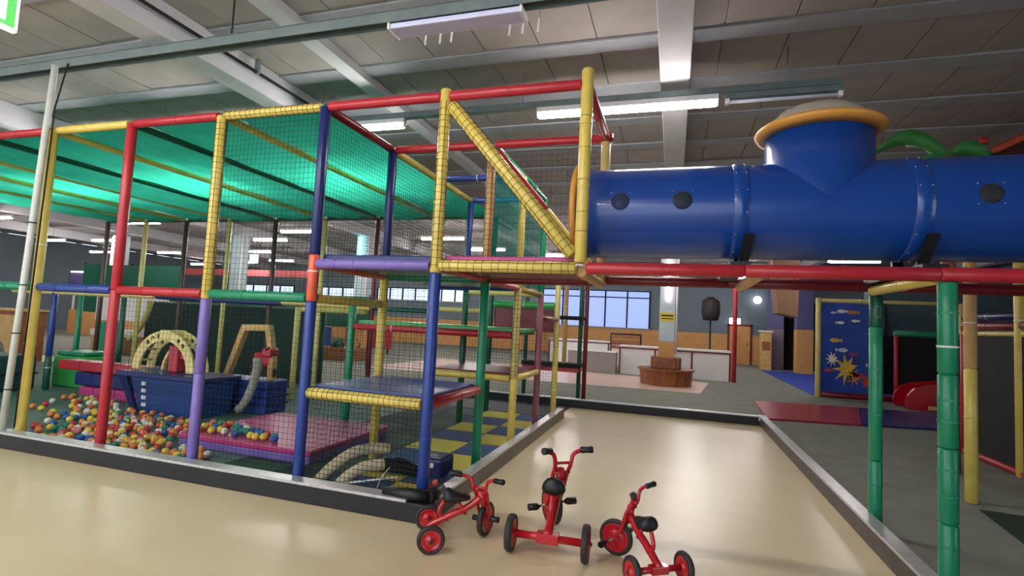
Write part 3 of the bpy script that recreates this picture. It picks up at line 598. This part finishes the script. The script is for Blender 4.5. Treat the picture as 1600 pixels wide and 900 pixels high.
MB().box(-9.6, -8.5, 1.2, 2.3, .03, .62, .04).build('block_body', mat('dark_teal_vinyl', (22, 62, 62), .5), t); MB().box(-9.62, -8.48, 1.18, 2.32, .3, .32).build('seam', BLKP, t)
# second trapezoid frame with red toy and grey tube
t = thing('climbing_frame', 'tan wooden trapezoid frame standing behind the purple post', 'climbing frame', (-4.3, 2.7, .03))
plate('frame_board', [(-.52,0),(-.22,.82),(.3,.84),(.42,.3),(.42,0),(.34,0),(.33,.3),(.24,.74),(-.16,.73),(-.43,0)], [], .1, TANW, t, (-4.35, 2.72, .52), (1,0,0), (0,0,1))
MB().box(-4.95, -3.85, 2.5, 2.95, .03, .52, .02).build('plinth', BLU, t)
for z in (.15, .27, .39): MB().box(-4.97, -3.83, 2.48, 2.97, z, z+.03).build('plinth_band', DBLU, t)
t = thing('toy_motorbike', 'red ride-on toy sitting in the tan wooden frame', 'ride-on toy', (-4.1, 2.72, .52))
MB().box(-4.3, -3.98, 2.66, 2.78, .72, .92, .04).build('body', RED, t); MB().box(-4.12, -3.94, 2.62, 2.82, .86, 1.0, .03).build('tank', RED, t)
for x in (-4.3, -4.0): MB().torus(.075, .03, (x, 2.72, .63), (0,1,0), 16, 6).build('wheel', TYRE, t)
MB().tube([(-4.0,2.6,.98),(-4.02,2.72,1.04),(-4.0,2.84,.98)], .014, 6).build('handlebar', BLK, t)
t = thing('foam_noodle', 'thick grey foam tube curving up beside the tan frame', 'foam tube', (-4, 2.35, .03))
MB().tube(bez([(-4.13,2.28,.1),(-4.02,2.30,.25),(-3.95,2.32,.45),(-3.91,2.35,.72),(-3.95,2.38,.85)],4), .06, 12).build('tube_body', mat('grey_foam', (150, 150, 138), .8), t); MB().torus(.045, .015, (-3.95,2.38,.855), (0,0,1), 12, 6).build('tube_rim', GREYP, t)
# foam tubes and stick under the blue platform
for path, lab in (([(-1.08,.10,.085),(-1.02,.24,.20),(-.94,.42,.29),(-.84,.58,.31),(-.72,.68,.30)], 'long beige foam tube arching behind the blue corner net'), ([(-.86,.10,.085),(-.80,.2,.17),(-.72,.32,.22),(-.62,.42,.225)], 'short beige foam tube lying in front of the long one')):
    t = thing('foam_tube', lab, 'foam tube', path[0]); MB().tube(bez(path, 4), .052, 14).build('tube_body', BEIGE, t); MB().torus(.04, .014, path[-1], Vector(path[-1])-Vector(path[-2]), 14, 6).build('tube_rim', CLT, t)
t = thing('wooden_stick', 'thin pale stick lying behind the net by the corner post', 'stick', (-.7, .06, .1)); MB().tube([(-.78,.06,.13),(-.35,.22,.20)], .009, 8).build('stick_body', WHITE, t); MB().tube([(-.50,.1,.05),(-.47,.16,.2),(-.42,.2,.28)], .005, 6).build('cord', TIE, t)
t = thing('toy_barrow', 'dark plastic toy left in the net under blue platform', 'toy', (-.3, .6, .03))
MB().box(-.36, -.12, .62, .92, .10, .28, .03).build('tray', DBLU, t); MB().tube([(-.34,.62,.12),(-.3,.6,.32),(-.15,.6,.32)], .012, 6).build('handle', GREYP, t); MB().torus(.05,.02,(-.24,.97,.085),(1,0,0),14,6).build('wheel', TYRE, t)
MB().box(-.3,-.2,.612,.62,.2,.24).build('sticker', WHITE, t)
t = thing('soft_toy_ball', 'small dark red and orange toy on the blue foam tile', 'toy', (-.12, .4, .03))
MB().sphere((-.14,.42,.075), .045, 12, 8).build('body', DRED, t); MB().sphere((-.1,.46,.12), .028, 10, 6).build('head', ORA, t)
t = thing('crumpled_net_bag', 'heap of dark green netting under the blue platform', 'netting', (-.7, .9, .03))
nb_ = MB(); nu, nv = 14, 10
nb_.add([(-1.08+.62*i/nu, .80+.32*j/nv, .035+(.09*math.sin(math.pi*i/nu)*math.sin(math.pi*j/nv))*(1+.3*math.sin(7*i+3*j))) for j in range(nv+1) for i in range(nu+1)], [(j*(nu+1)+i, j*(nu+1)+i+1, (j+1)*(nu+1)+i+1, (j+1)*(nu+1)+i) for j in range(nv) for i in range(nu)])
nb_.build('heap', mat('black_green_net_heap', (20, 34, 30), .9), t)

# ------------------------------------------------------------------ tricycles
def wheel(parent, c, ax, R, w=.03):
    c = Vector(c); ax = Vector(ax).normalized(); r = .2*R
    o = MB().lathe([(R-.026, -w*.5), (R-.008, -w*.5), (R, -w*.22), (R, w*.22), (R-.008, w*.5), (R-.026, w*.5)], 28, c, ax, True, True).build('wheel', TYRE, parent)
    MB().lathe([(.001, w*.75), (R*.22, w*.7), (R*.25, w*.35), (R*.55, w*.2), (R-.034, w*.45), (R-.026, w*.48), (R-.026, -w*.48), (R-.034, -w*.45), (R*.55, -w*.2), (R*.25, -w*.35), (R*.22, -w*.7), (.001, -w*.75)], 28, c, ax).build('rim', TRED, o)
    MB().lathe([(.001, w*.95), (.012, w*.9), (.012, -w*.9), (.001, -w*.95)], 10, c, ax).build('hub_cap', BLK, o)
    return o
def tricycle(label, loc, rz, sc, L, T, steer, HH, wide=.4, loop=True, hs=.19):
    t = thing('tricycle', label, 'tricycle', loc, 'red tricycles', rz, True); rr, rf = .095*sc, .122*sc
    for s_ in (-1, 1): wheel(t, (0, s_*T/2, rr), (0, 1, 0), rr, .036*sc)
    MB().tube([(0,-T/2+.02,rr), (0,T/2-.02,rr)], .020*sc, 12).box(-.03*sc, .03*sc, -.06*sc, .06*sc, rr-.024*sc, rr+.026*sc, .006).build('rear_axle', TRED, t)
    hx = L-.10*sc; hz = .30*sc
    MB().tube(bez([(-.02*sc,0,rr+.012*sc), (L*.3,0,rr+.085*sc), (L*.55,0,rr+.135*sc), (hx,0,hz)]), .025*sc, 12).build('main_tube', TRED, t)
    MB().tube([(hx+.03*sc,0,hz-.055*sc), (hx-.01*sc,0,hz+.06*sc)], .026*sc, 12).build('head_tube', TRED, t)
    # seat with its support loop
    sx = L*.42
    st = MB().tube(bez([(sx-.10*sc,0,.285*sc), (sx-.13*sc,0,.22*sc), (sx-.11*sc,0,rr+.075*sc), (sx-.06*sc,0,rr+.055*sc)], 6), .014*sc, 10).tube([(sx+.0,0,.275*sc), (sx+.06*sc,0,.19*sc)], .014*sc, 10).build('seat_post', TRED, t)
    s2 = MB(); prof = [(-.105,.01,.0), (-.10,.048,.04), (-.075,.066,.058), (-.03,.064,.048), (.02,.05,.028), (.06,.036,.02), (.085,.022,.01), (.09,.004,0)]
    vs = []; fs = []; n = 14
    for x_, w_, h_ in prof:
        for k in range(n): q = 2*math.pi*k/n; vs.append((sx+x_*sc, w_*sc*math.cos(q), .30*sc+(h_+.012)*sc*math.sin(q)*(1 if math.sin(q) > 0 else .5)+.25*max(0, -x_-.04)*sc))
    for i in range(len(prof)-1):
        for k in range(n): fs.append((i*n+k, i*n+(k+1)%n, (i+1)*n+(k+1)%n, (i+1)*n+k))
    fs += [tuple(range(n))[::-1], tuple(range((len(prof)-1)*n, len(prof)*n))]
    s2.add(vs, fs, True).build('seat', BLK, t)
    # steering assembly, turned about the head tube
    ca, sa = math.cos(steer), math.sin(steer); px = hx
    def S(p): x, y, z = p[0]-px, p[1], p[2]; return (px+x*ca-y*sa, x*sa+y*ca, z)
    ax = (-sa, ca, 0); wc = S((L, 0, rf))
    fwl = wheel(t, wc, ax, rf, .038*sc)
    fk = MB()
    for s_ in (-1, 1): fk.tube([S(p) for p in bez([(L, s_*.036*sc, rf), (L-.05*sc, s_*.04*sc, .2*sc), (hx+.01*sc, s_*.045*sc, hz+.02), (hx-.03*sc, s_*.05*sc, HH*.82), (hx-.035*sc, s_*.065*sc, HH*.95), (hx-.045*sc, s_*.11*sc, HH), (hx-.07*sc, s_*hs*sc*.75, HH+.008)])], .0125*sc, 10)
    fko = fk.build('fork_and_handlebar', TRED, t)
    for z in (hz+.045*sc, HH*.84): MB().tube([S((hx-.02*sc, -.05*sc, z)), S((hx-.02*sc, .05*sc, z))], .009*sc, 8).build('crossbar', TRED, fko)
    for s_ in (-1, 1):
        a, b_ = Vector(S((hx-.062*sc, s_*hs*sc*.68, HH+.008))), Vector(S((hx-.10*sc, s_*hs*sc*1.15, HH+.02)))
        MB().tube([a, a+(b_-a)*.08, a+(b_-a)*.5, b_-(b_-a)*.08, b_], [.016*sc, .02*sc, .018*sc, .021*sc, .014*sc], 12).build('grip', BLK, fko)
    for s_ in (-1, 1):
        cz = rf+s_*.0*sc; e0 = S((L, s_*.05*sc, rf)); e1 = S((L+s_*.055*sc, s_*.06*sc, rf-s_*.03*sc)); e2 = S((L+s_*.055*sc, s_*.13*sc, rf-s_*.03*sc))
        MB().tube([S((L, s_*.02*sc, rf)), e0, e1], .007*sc, 8).build('crank', STEEL, fwl)
        mm = Vector(e1)+(Vector(e2)-Vector(e1))*.55; MB().tube([e1, mm-(mm-Vector(e1))*.5, e2], [.012*sc, .022*sc, .022*sc], 8).build('pedal', BLK, fwl)
    return t
tricycle('small red tricycle parked against the black kerb corner', (.275, -.42, 0), math.radians(29), 1.0, .46, .40, math.radians(55), .45)
tricycle('tall red tricycle with wide rear axle between the two smaller ones', (1.11, -.30, 0), math.radians(93), 1.3, .60, .52, math.radians(34), .62, hs=.14)
tricycle('small red tricycle with its front wheel turned, standing nearest the grey kerb', (1.845, -.41, 0), math.radians(124), 1.0, .46, .37, math.radians(38), .47, hs=.17)

# ------------------------------------------------------------------ right-hand side
t = thing('floor_mat', 'folding gym mat of red and blue panels on the grey carpet', 'gym mat', (5.2, 8, .012))
RM = mat('red_mat_vinyl', (170, 40, 58), .3, var=.08)
MB().hexa([(3.63,6.95,.014),(5.25,7.3,.014),(6.0,10.0,.014),(3.75,9.6,.014),(3.63,6.95,.045),(5.25,7.3,.045),(6.0,10.0,.045),(3.75,9.6,.045)]).build('mat_panel', RM, t)
MB().hexa([(5.26,7.3,.014),(6.9,7.7,.014),(7.6,10.2,.014),(6.01,10.0,.014),(5.26,7.3,.045),(6.9,7.7,.045),(7.6,10.2,.045),(6.01,10.0,.045)]).build('mat_panel', mat('blue_mat_vinyl', (30, 52, 120), .3, var=.08), t)
t = thing('floor_mat', 'bright blue carpet mat in front of the far orange pillars', 'floor mat', (7, 17, .012)); MB().hexa([(5.6,12.4,.014),(9.5,12.4,.014),(9.5,21.8,.014),(5.7,21.8,.014),(5.6,12.4,.03),(9.5,12.4,.03),(9.5,21.8,.03),(5.7,21.8,.03)]).build('mat_body', mat('bright_blue_carpet', (32, 60, 170), .8, var=.1), t)
t = thing('turf_mat', 'dark green turf mat at the foot of the yellow post', 'floor mat', (5.5, 1.5, .012)); MB().hexa([(4.75,2.35,.013),(4.6,1.2,.013),(5.7,.7,.013),(5.8,2.2,.013),(4.75,2.35,.022),(4.6,1.2,.022),(5.7,.7,.022),(5.8,2.2,.022)]).build('mat_body', TURF, t)
# climbing wall
cw = thing('climbing_wall', 'blue climbing wall painted with sea fish in yellow frame', 'climbing wall', (6.3, 11.86, 0))
MB().box(5.66, 7.02, 11.84, 11.92, .18, 2.52).build('wall_panel', mat('sea_blue_board', (30, 66, 158), .35, var=.3, scale=1.5), cw)
seg(cw, 'post', (5.6,11.86,.012), (5.6,11.86,2.66), PALE, .07, 1); seg(cw, 'post', (8.75,11.86,.012), (8.75,11.86,2.62), PALE, .06, 0); beam(cw, (5.66,11.86,2.6), (8.7,11.86,2.6), PALE, .05)
beam(cw, (5.66,11.86,.11), (7.6,11.86,.11), DRED, .08)
FC = [(235,225,210), (222,180,60), (214,130,60), (200,60,50), (190,200,220)]
def fish(x, z, s_, c, flip=1):
    m_ = mat('fish_paint_%d' % c, FC[c], .5, var=.15)
    plate('painted_fish', [(-.5*s_*flip,0),(-.2*s_*flip,.2*s_),(.2*s_*flip,.14*s_),(.32*s_*flip,.03*s_),(.5*s_*flip,.18*s_),(.5*s_*flip,-.18*s_),(.32*s_*flip,-.03*s_),(.2*s_*flip,-.14*s_),(-.2*s_*flip,-.2*s_)][::flip], [], .012, m_, cw, (x, 11.834, z), (1,0,0), (0,0,1))
for a in ((6.15,2.32,.26,0), (6.4,2.3,.28,2), (6.92,2.2,.3,3,-1), (5.95,2.28,.16,4), (6.1,2.02,.22,0,-1), (6.45,2.08,.2,0), (6.0,1.55,.3,1), (6.15,1.3,.3,4,-1), (6.85,1.75,.24,4), (6.85,.95,.3,4,-1), (6.4,1.2,.2,3), (5.85,.75,.24,3), (6.55,.65,.3,3,-1)): fish(*a)
def coral(x, z, s_, c):
    pts = []
    for i in range(18): q = math.pi*2*i/18; R = s_*(.5 if i % 2 else .3)*(1+.25*math.sin(3*i)); pts.append((R*math.cos(q)*.75, R*math.sin(q)))
    plate('painted_coral', pts, [], .012, mat('coral_paint_%d' % c, FC[c], .6, var=.3, scale=20), cw, (x, 11.834, z), (1,0,0), (0,0,1))
coral(6.25, .8, .7, 1); coral(6.42, .62, .4, 2); coral(5.92, 1.05, .35, 0); coral(6.72, .5, .35, 3)
# pillars and walls at far right
for x, y, lab, mm in ((7.3, 21.5, 'orange based pillar with purple top behind the fish wall', WORA), (6.55, 23.6, 'slim purple-grey pillar with orange edge beside the dark opening', mat('purple_grey_paint', (124, 106, 120), .7))):
    t = thing('pillar', lab, 'pillar', (x, y, 0)); MB().box(x-.32, x+.32, y-.3, y+.3, 0.012, 1.9, .01).build('pillar_base', mm, t); MB().box(x-.31, x+.31, y-.29, y+.29, 1.9, 4.74).build('pillar_shaft', mat('purple_blue_paint', (88, 88, 132), .7), t)
t = thing('ceiling_duct', 'tan boxed duct hanging from the ceiling before the dark opening', 'duct', (5.7, 16, 2.3)); MB().hexa([(5.35,16,2.38),(5.95,16,2.25),(5.95,17,2.25),(5.35,17,2.38),(5.1,16,4.74),(6.0,16,4.74),(6.0,17,4.74),(5.1,17,4.74)]).build('duct_box', mat('tan_board', (150, 112, 84), .7), t)
MB().box(5.0,6.05,15.98,17.02,4.6,4.62).build('seam', BLKP, t)
t = thing('dark_opening_panel', 'near-black panel painted as the shade in the opening between orange pillars', 'partition', (6.9, 24, 0)); MB().box(6.9, 8.6, 24, 24.2, .012, 3.2).build('panel', BLKP, t); MB().box(6.86, 6.92, 23.95, 24.2, .012, 3.2).build('edge', DBLU, t)  # black panel stands for the darkness inside the far opening
t = thing('orange_counter', 'orange wooden cabinet beside the far doorway with dark shelf', 'cabinet', (5.95, 22.5, 0)); MB().box(5.75, 6.2, 22.4, 22.9, .012, 1.75, .01).build('body', TANW, t); MB().box(5.7, 6.25, 22.35, 22.95, 1.75, 1.8).build('top', WHITE, t); MB().box(5.8, 6.15, 22.39, 22.4, .9, 1.3).build('door', WOOD, t)
t = thing('exit_light', 'small glowing white exit light above the far orange door', 'exit sign', (5.0, 25.9, 2.2)); MB().box(4.75, 5.25, 25.8, 25.92, 2.1, 2.4, .02).build('diffuser', emit('glow_white', (235, 240, 245), 3.0), t); MB().box(4.72, 5.28, 25.92, 25.99, 2.08, 2.42).build('backplate', WHITE, t)
t = thing('globe_lamp', 'round white globe lamp high on the blue-grey wall', 'lamp', (6.0, 25.8, 3.3)); MB().sphere((6.05,25.75,3.4), .2, 14, 10).build('globe', MATS['glow_white'], t); MB().tube([(6.05,25.9,3.4),(6.05,26,3.4)], .05, 8).build('bracket', WHITE, t)
# grey-blue block and dark booth
t = thing('wall_booth', 'blue-grey booth with dark lower panels behind the fish wall', 'booth', (9.4, 15, 0)); MB().box(7.6, 12.9, 14.5, 15, 1.75, 3.6).build('upper_wall', mat('teal_grey_wall', (72, 92, 100), .8), t); MB().box(7.6, 12.9, 14.45, 15, .012, 1.75).build('lower_wall', BLKP, t); MB().box(7.55, 7.95, 14.38, 14.44, 1.75, 2.9).build('window', mat('dark_glass', (40, 56, 78), .15), t)
# red slide with dark enclosure
sl = thing('slide', 'red plastic slide with rounded side beside the dark booth', 'slide', (7.6, 10.8, 0))
plate('slide_side', [(0,.0),(-.06,.12),(-.02,.32),(.12,.5),(.35,.6),(.8,.66),(1.7,.72),(1.7,.3),(1.0,.2),(.6,.05),(.5,0)], [], .08, PLAY_RED, sl, (7.25, 10.8, .014), (1,0,0), (0,0,1))
MB().hexa([(7.3,10.85,.05),(7.8,10.85,.05),(7.8,11.5,.05),(7.3,11.5,.05),(7.4,10.85,.1),(8.9,10.85,.6),(8.9,11.5,.6),(7.4,11.5,.1)]).build('slide_bed', PLAY_RED, sl); plate('slide_side', [(0,.0),(-.06,.12),(-.02,.32),(.12,.5),(.35,.6),(.8,.66),(1.7,.72),(1.7,.3),(1.0,.2),(.6,.05),(.5,0)], [], .08, PLAY_RED, sl, (7.25, 11.55, .014), (1,0,0), (0,0,1))
beam(sl, (7.55,10.55,.10), (8.6,10.3,.10), TANW, .05); 
be = thing('slide_tower', 'dark walled slide tower with green top rail and red post', 'play structure', (8.3, 11.7, 0))
beam(be, (7.25,11.65,1.8), (9.9,11.65,1.8), GRN, .07); seg(be, 'post', (7.3,11.65,.012), (7.3,11.65,1.76), RED, .05); MB().box(7.36, 9.9, 11.68, 11.74, .1, 1.72).build('wall_panel', BLKP, be); seg(be, 'post', (9.95,11.65,.012), (9.95,11.65,2.4), YEL, .06)
# right play house with black panels
ph = thing('net_house', 'black walled play house with red edges and yellow posts', 'play structure', (6.5, 4.8, 0))
seg(ph, 'post', (4.8,2.6,.012), (4.8,2.6,1.35), YEL, .055); seg(ph, 'post', (4.8,2.6,1.35), (4.8,2.6,2.75), TANW, .055)
post(ph, 6.02, 5.5, [(.012, 1.8, RED)], .05); post(ph, 6.0, 4.15, [(.012, 2.9, YEL)], .055); post(ph, 6.0, 2.8, [(.012, 2.9, YEL)], .055)
MB().box(5.99, 6.03, 2.85, 5.45, .1, 1.72).build('wall_panel', BLKP, ph); beam(ph, (6,4.2,1.76), (6,5.45,1.76), PALE, .035); beam(ph, (6,4.2,1.86), (6,5.45,1.86), DRED, .05); beam(ph, (6,4.2,1.99), (6,5.45,1.99), DBLU, .045)
beam(ph, (6,2.85,1.76), (6,4.1,1.76), PALE, .035); beam(ph, (6,2.85,1.86), (6,4.1,1.86), DRED, .05)
beam(ph, (6,4.2,.06), (6,5.45,.06), RED, .045); beam(ph, (6,2.85,.06), (6,4.1,.06), RED, .045)
MB().box(6.05, 8.5, 5.45, 5.52, .1, 1.72).build('wall_panel', BLKP, ph); MB().box(6.03, 8.5, 2.8, 5.5, 1.8, 1.86).build('floor_deck', DBLU, ph); beam(ph, (6.1,5.5,1.86), (8.5,5.5,1.86), DRED, .05)
# decorative leaves and red roof on top
lf = thing('palm_decoration', 'green plastic palm leaves rising behind the blue tunnel', 'decoration', (5, 4, 3.3))
LEAF = mat('leaf_green', (52, 120, 56), .5, var=.2)
def leaf(p0, p1, h, w):
    p0, p1 = Vector(p0), Vector(p1); mb = MB(); vs = []; fs = []; n = 12
    for i in range(n+1):
        t_ = i/n; c = p0.lerp(p1, t_)+Vector((0,0,h*math.sin(math.pi*t_))); ww = w*math.sin(math.pi*min(1, .08+.92*t_))**.7+.01
        vs += [c+Vector((0,-.01,ww*.5)), c+Vector((0,.10,-ww*.5)), c+Vector((0,.02,ww*.5)), c+Vector((0,.13,-ww*.5))]
    for i in range(n):
        a = i*4; fs += [(a,a+1,a+5,a+4), (a+2,a+6,a+7,a+3), (a,a+4,a+6,a+2), (a+1,a+3,a+7,a+5)]
    fs += [(0,2,3,1), (n*4,n*4+1,n*4+3,n*4+2)]
    mb.add(vs, fs, True).build('leaf', LEAF, lf)
leaf((5.25,4,3.98),(4.35,4,4.05),.28,.16); leaf((5.2,4.05,4.0),(5.75,4.1,4.0),.14,.16); leaf((5.22,4.0,3.95),(4.7,4.1,3.7),.1,.2); leaf((5.2,4.1,4.02),(4.9,4.3,4.3),.12,.12)
MB().tube([(5.25,4.05,.012),(5.22,4.05,2.2),(5.22,4.05,4.0)], [.09,.08,.07], 10).build('trunk', WOOD, lf)
hr = thing('hut_roof', 'red thatched hut roof with sloping edge behind the tunnel', 'roof', (6.5, 4.6, 3.2))
MB().hexa([(5.3,4.3,3.85),(8.2,4.3,3.85),(8.2,5.6,3.85),(5.3,5.6,3.85),(6.7,4.9,4.6),(7.2,4.9,4.6),(7.2,5.1,4.6),(6.7,5.1,4.6)]).build('roof_body', mat('brown_roof', (74, 40, 28), .8, var=.2), hr)
seg(hr, 'roof_edge', (5.25,4.25,3.86), (6.7,4.85,4.62), ORA, .05, 0); MB().sphere((5.72,4.3,4.28), .055, 10, 8).tube([(5.72,4.3,4.28),(5.66,4.35,4.05)], .012, 6).build('finial', RED, hr)
for x in (6.7, 8.0): seg(hr, 'post', (x, 5.56, .012), (x, 5.5, 3.9), BRN, .05, 0)

# ------------------------------------------------------------------ middle distance behind the aisle
def white_counter(name, lab, x0, x1, y0, y1, z1, n, mm=WHITE):
    t = thing(name, lab, 'counter', ((x0+x1)/2, y0, 0))
    MB().box(x0, x1, y0+.02, y1, .012, z1-.06).build('body', mm, t); MB().box(x0-.03, x1+.03, y0-.02, y1+.02, z1-.06, z1, .01).build('top', mm, t)
    for i in range(n+1): x = x0+(x1-x0)*i/n; MB().box(x-.03, x+.03, y0-.005, y0+.019, .012, z1-.06).build('upright', DRED, t)
    MB().box(x0, x1, y0-.004, y0+.018, z1-.11, z1-.062).build('edge_strip', DRED, t)
    return t
white_counter('party_counter', 'white panelled counter with dark red frame behind the round bench', .15, 3.7, 14.6, 15.4, 1.0, 3)
white_counter('party_counter', 'long white counter farther back below the daylit window', -3.2, .6, 18.2, 18.9, 1.0, 3)
t = thing('grey_box_bench', 'low grey box bench left of the white panelled counter', 'bench', (-.5, 14.3, 0)); MB().box(-1.6, .05, 14.2, 14.9, .012, .72, .01).build('body', GREYP, t); MB().box(-1.62, .07, 14.18, 14.92, .72, .76, .01).build('top', WHITE, t)
t = thing('wooden_crate_stand', 'small brown slatted stand on the counter below window', 'stand', (.0, 16, 0)); 
for x in (-.35, .75): MB().tube([(x,16.2,.012),(x,16.2,1.35)], .03, 8).build('leg', BLK, t)
for z in (.8, 1.0, 1.2): MB().box(-.33, .73, 16.15, 16.25, z, z+.12).build('slat', WOOD, t)
MB().tube([(-.36,16.2,1.36),(.76,16.2,1.36)], .03, 8).build('top_rail', BLK, t)
t = thing('red_pole', 'slim red pole standing at the corner of white counter', 'pole', (3.78, 14.4, 0)); seg(t, 'pole', (3.8,14.4,.012), (3.8,14.4,4.4), RED, .07, 1)
t = thing('stand_fan', 'dark round-headed stand on a thin pole behind the counter', 'stand', (3.2, 15.9, 0)); MB().tube([(3.15,15.9,.05),(3.15,15.9,2.2)], .03, 8).build('pole', BLK, t); MB().lathe([(.001,0),(.25,.02),(.32,.3),(.3,.7),(.1,.85),(.001,.85)], 14, (3.15,15.9,2.0)).build('head', mat('dark_fan', (44, 34, 40), .7), t); MB().lathe([(.25,0),(.25,.04),(.001,.05)], 14, (3.15,15.9,.012)).build('base', BLK, t)
for (x0, x1, y, lab, mm) in ((-11.6, -9.4, 15.5, 'red padded barrier seen through the play frame', RED), (-14.2, -12.2, 15.2, 'blue padded barrier beyond the ball pit', BLU)):
    t = thing('padded_barrier', lab, 'barrier', (x0, y, 0)); MB().box(x0, x1, y, y+.2, .2, 1.0, .02).build('panel', mm, t)
    for x in (x0+.15, x1-.15): MB().tube([(x,y+.1,.012),(x,y+.1,.25)], .04, 8).build('leg', BLK, t)
t = thing('planter_box', 'brown wooden planter with dark plants at the cyan lit column', 'planter', (-8.8, 11.4, 0)); MB().box(-9.5, -8.2, 11.1, 11.9, .012, .45, .01).build('box', WOOD, t)
for i in range(16):
    x, y = random.uniform(-9.3,-8.4), random.uniform(11.2,11.8); MB().tube([(x,y,.4),(x+random.uniform(-.1,.1),y,.55),(x+random.uniform(-.25,.25),y+random.uniform(-.1,.1),.75)], [.03,.035,.004], 5).build('leaf', DGRN, t)
# things beyond the ball pit on the left
t = thing('drinks_cabinet', 'tan wooden cabinet beyond the white pole', 'cabinet', (-13.5, 4, 0)); MB().box(-14.6, -13.2, 4.6, 5.2, .012, 1.25, .01).build('body', WOOD, t); MB().box(-14.65, -13.15, 4.55, 5.25, 1.25, 1.3).build('top', TANW, t)
for x in (-14.25, -13.55): MB().box(x-.3, x+.3, 4.585, 4.6, .1, 1.15).build('door', TANW, t)
t = thing('bean_bag', 'pale grey bean bag beyond the dark padded block', 'bean bag', (-11.6, 2.8, 0)); MB().sphere((-11.7,2.9,.45), .6, 16, 10, (1,1,.75)).build('bag', mat('grey_cloth', (130, 134, 132), .9), t); MB().sphere((-11.7,2.9,.9), .12, 8, 6).build('tuft', GREYP, t)
t = thing('mini_slide', 'pale cream chute and green panel beyond the ball pit', 'slide', (-9.8, 4.3, 0))
MB().tube(bez([(-10.6,5.4,.7),(-10.2,5.3,.95),(-9.9,5.25,1.35),(-9.75,5.2,1.65)]), .06, 10).build('chute_rail', PALE, t); MB().box(-11.6, -10.8, 5.3, 5.35, .012, 1.1).build('panel', GRN, t)
t = thing('orange_seat_wall', 'orange and white seating wall beyond the ball pit posts', 'bench', (-13, 8, 0)); MB().box(-16, -13.2, 8.2, 8.6, .012, 1.0, .01).build('base', WORA, t); MB().box(-16, -13.2, 8.25, 8.5, 1.0, 2.0, .01).build('back', WHITE, t); MB().box(-15.2,-13.6,7.6,8.2,.55,.75,.02).build('table_top', WHITE, t); MB().box(-14.5,-14.3,7.8,8.0,.012,.55).build('table_leg', BLK, t)
for x0, x1, z1, lab in ((-18.5, -13.9, 2.9, 'tall dark green mesh screen hung beyond the ball pit red post'), (-13.6, -6.6, 2.12, 'low dark green mesh screen below the far window strip')):
    t = thing('green_screen', lab, 'screen', ((x0+x1)/2, 9.4, 0)); MB().box(x0, x1, 9.4, 9.42, 1.2, z1).build('screen_cloth', DGRN, t)
    for k in range(3): x = x0+(x1-x0)*k/2; MB().tube([(x,9.45,.012),(x,9.45,z1+.05)], .04, 8).build('post', BLK, t)
t = thing('fascia_board', 'fascia board with pink-red light painted on it under the far ceiling beyond the ball pit', 'fascia', (-23, 19.6, 3.4)); MB().box(-29.5, -16.5, 19.6, 19.75, 3.45, 3.8).build('board', mat('red_lit_board', (190, 84, 88), .6), t)  # bulkhead board; the reddish light on it is put into its colour
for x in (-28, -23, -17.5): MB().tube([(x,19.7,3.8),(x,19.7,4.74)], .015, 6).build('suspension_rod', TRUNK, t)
t = thing('cafe_kiosk', 'purple and blue kiosk with lit edge at the far left hall', 'kiosk', (-24, 13.5, 0)); MB().box(-25.6, -22.6, 13.4, 15, 2.35, 3.0, .03).build('canopy', mat('purple_board', (96, 84, 130), .5), t); MB().box(-25.5, -22.7, 13.5, 14.9, .012, 1.15).build('counter', WORA, t); MB().box(-25.4, -22.8, 13.36, 13.4, 2.9, 2.96).build('light_strip', MATS['glow_white'], t)
for x in (-25.4, -22.8):
    for y in (13.6, 14.8): MB().tube([(x,y,1.15),(x,y,2.35)], .05, 8).build('post', WHITE, t)
t = thing('painted_partition', 'pale cream partition with blue lower band at the hall end', 'partition', (-24, 8.5, 0)); MB().box(-27.5, -22.4, 8.4, 8.6, 2.95, 4.3).build('upper_board', mat('pale_cream_board', (196, 190, 140), .7), t); MB().box(-27.5, -22.4, 8.38, 8.62, 1.9, 2.95).build('lower_board', mat('band_blue', (64, 92, 140), .7), t)
for x in (-27.4, -22.5): MB().box(x-.08, x+.08, 8.4, 8.6, .012, 1.9).build('leg', WHITE, t)
t = thing('dark_net_screen', 'dark green lower screen behind the boat and arch', 'screen', (-6, 6.5, 0)); MB().box(-10.9, -5.6, 6.0, 6.03, .03, 1.62).build('screen_cloth', mat('dark_green_cloth', (22, 48, 42), .8), t); MB().tube([(-10.9,6.02,1.64),(-5.6,6.02,1.64)], .03, 8).build('top_rail', DGRN, t)
for x in (-10.9, -5.6): MB().tube([(x,6.06,.03),(x,6.06,1.66)], .035, 8).build('post', DGRN, t)
t = thing('hanging_sign', 'white lit panel hanging under the far ceiling', 'sign', (-15.6, 14, 3.6)); MB().box(-15.0, -14.6, 13.4, 13.45, 3.5, 3.85, .01).build('panel', MATS['glow_white'], t)
for x in (-14.95, -14.65): MB().tube([(x,13.42,3.85),(x,13.42,4.74)], .008, 5).build('suspension_rod', TRUNK, t)

for r in ORG_ROOTS:
    for k in ('_o', '_local'):
        if k in r: del r[k]
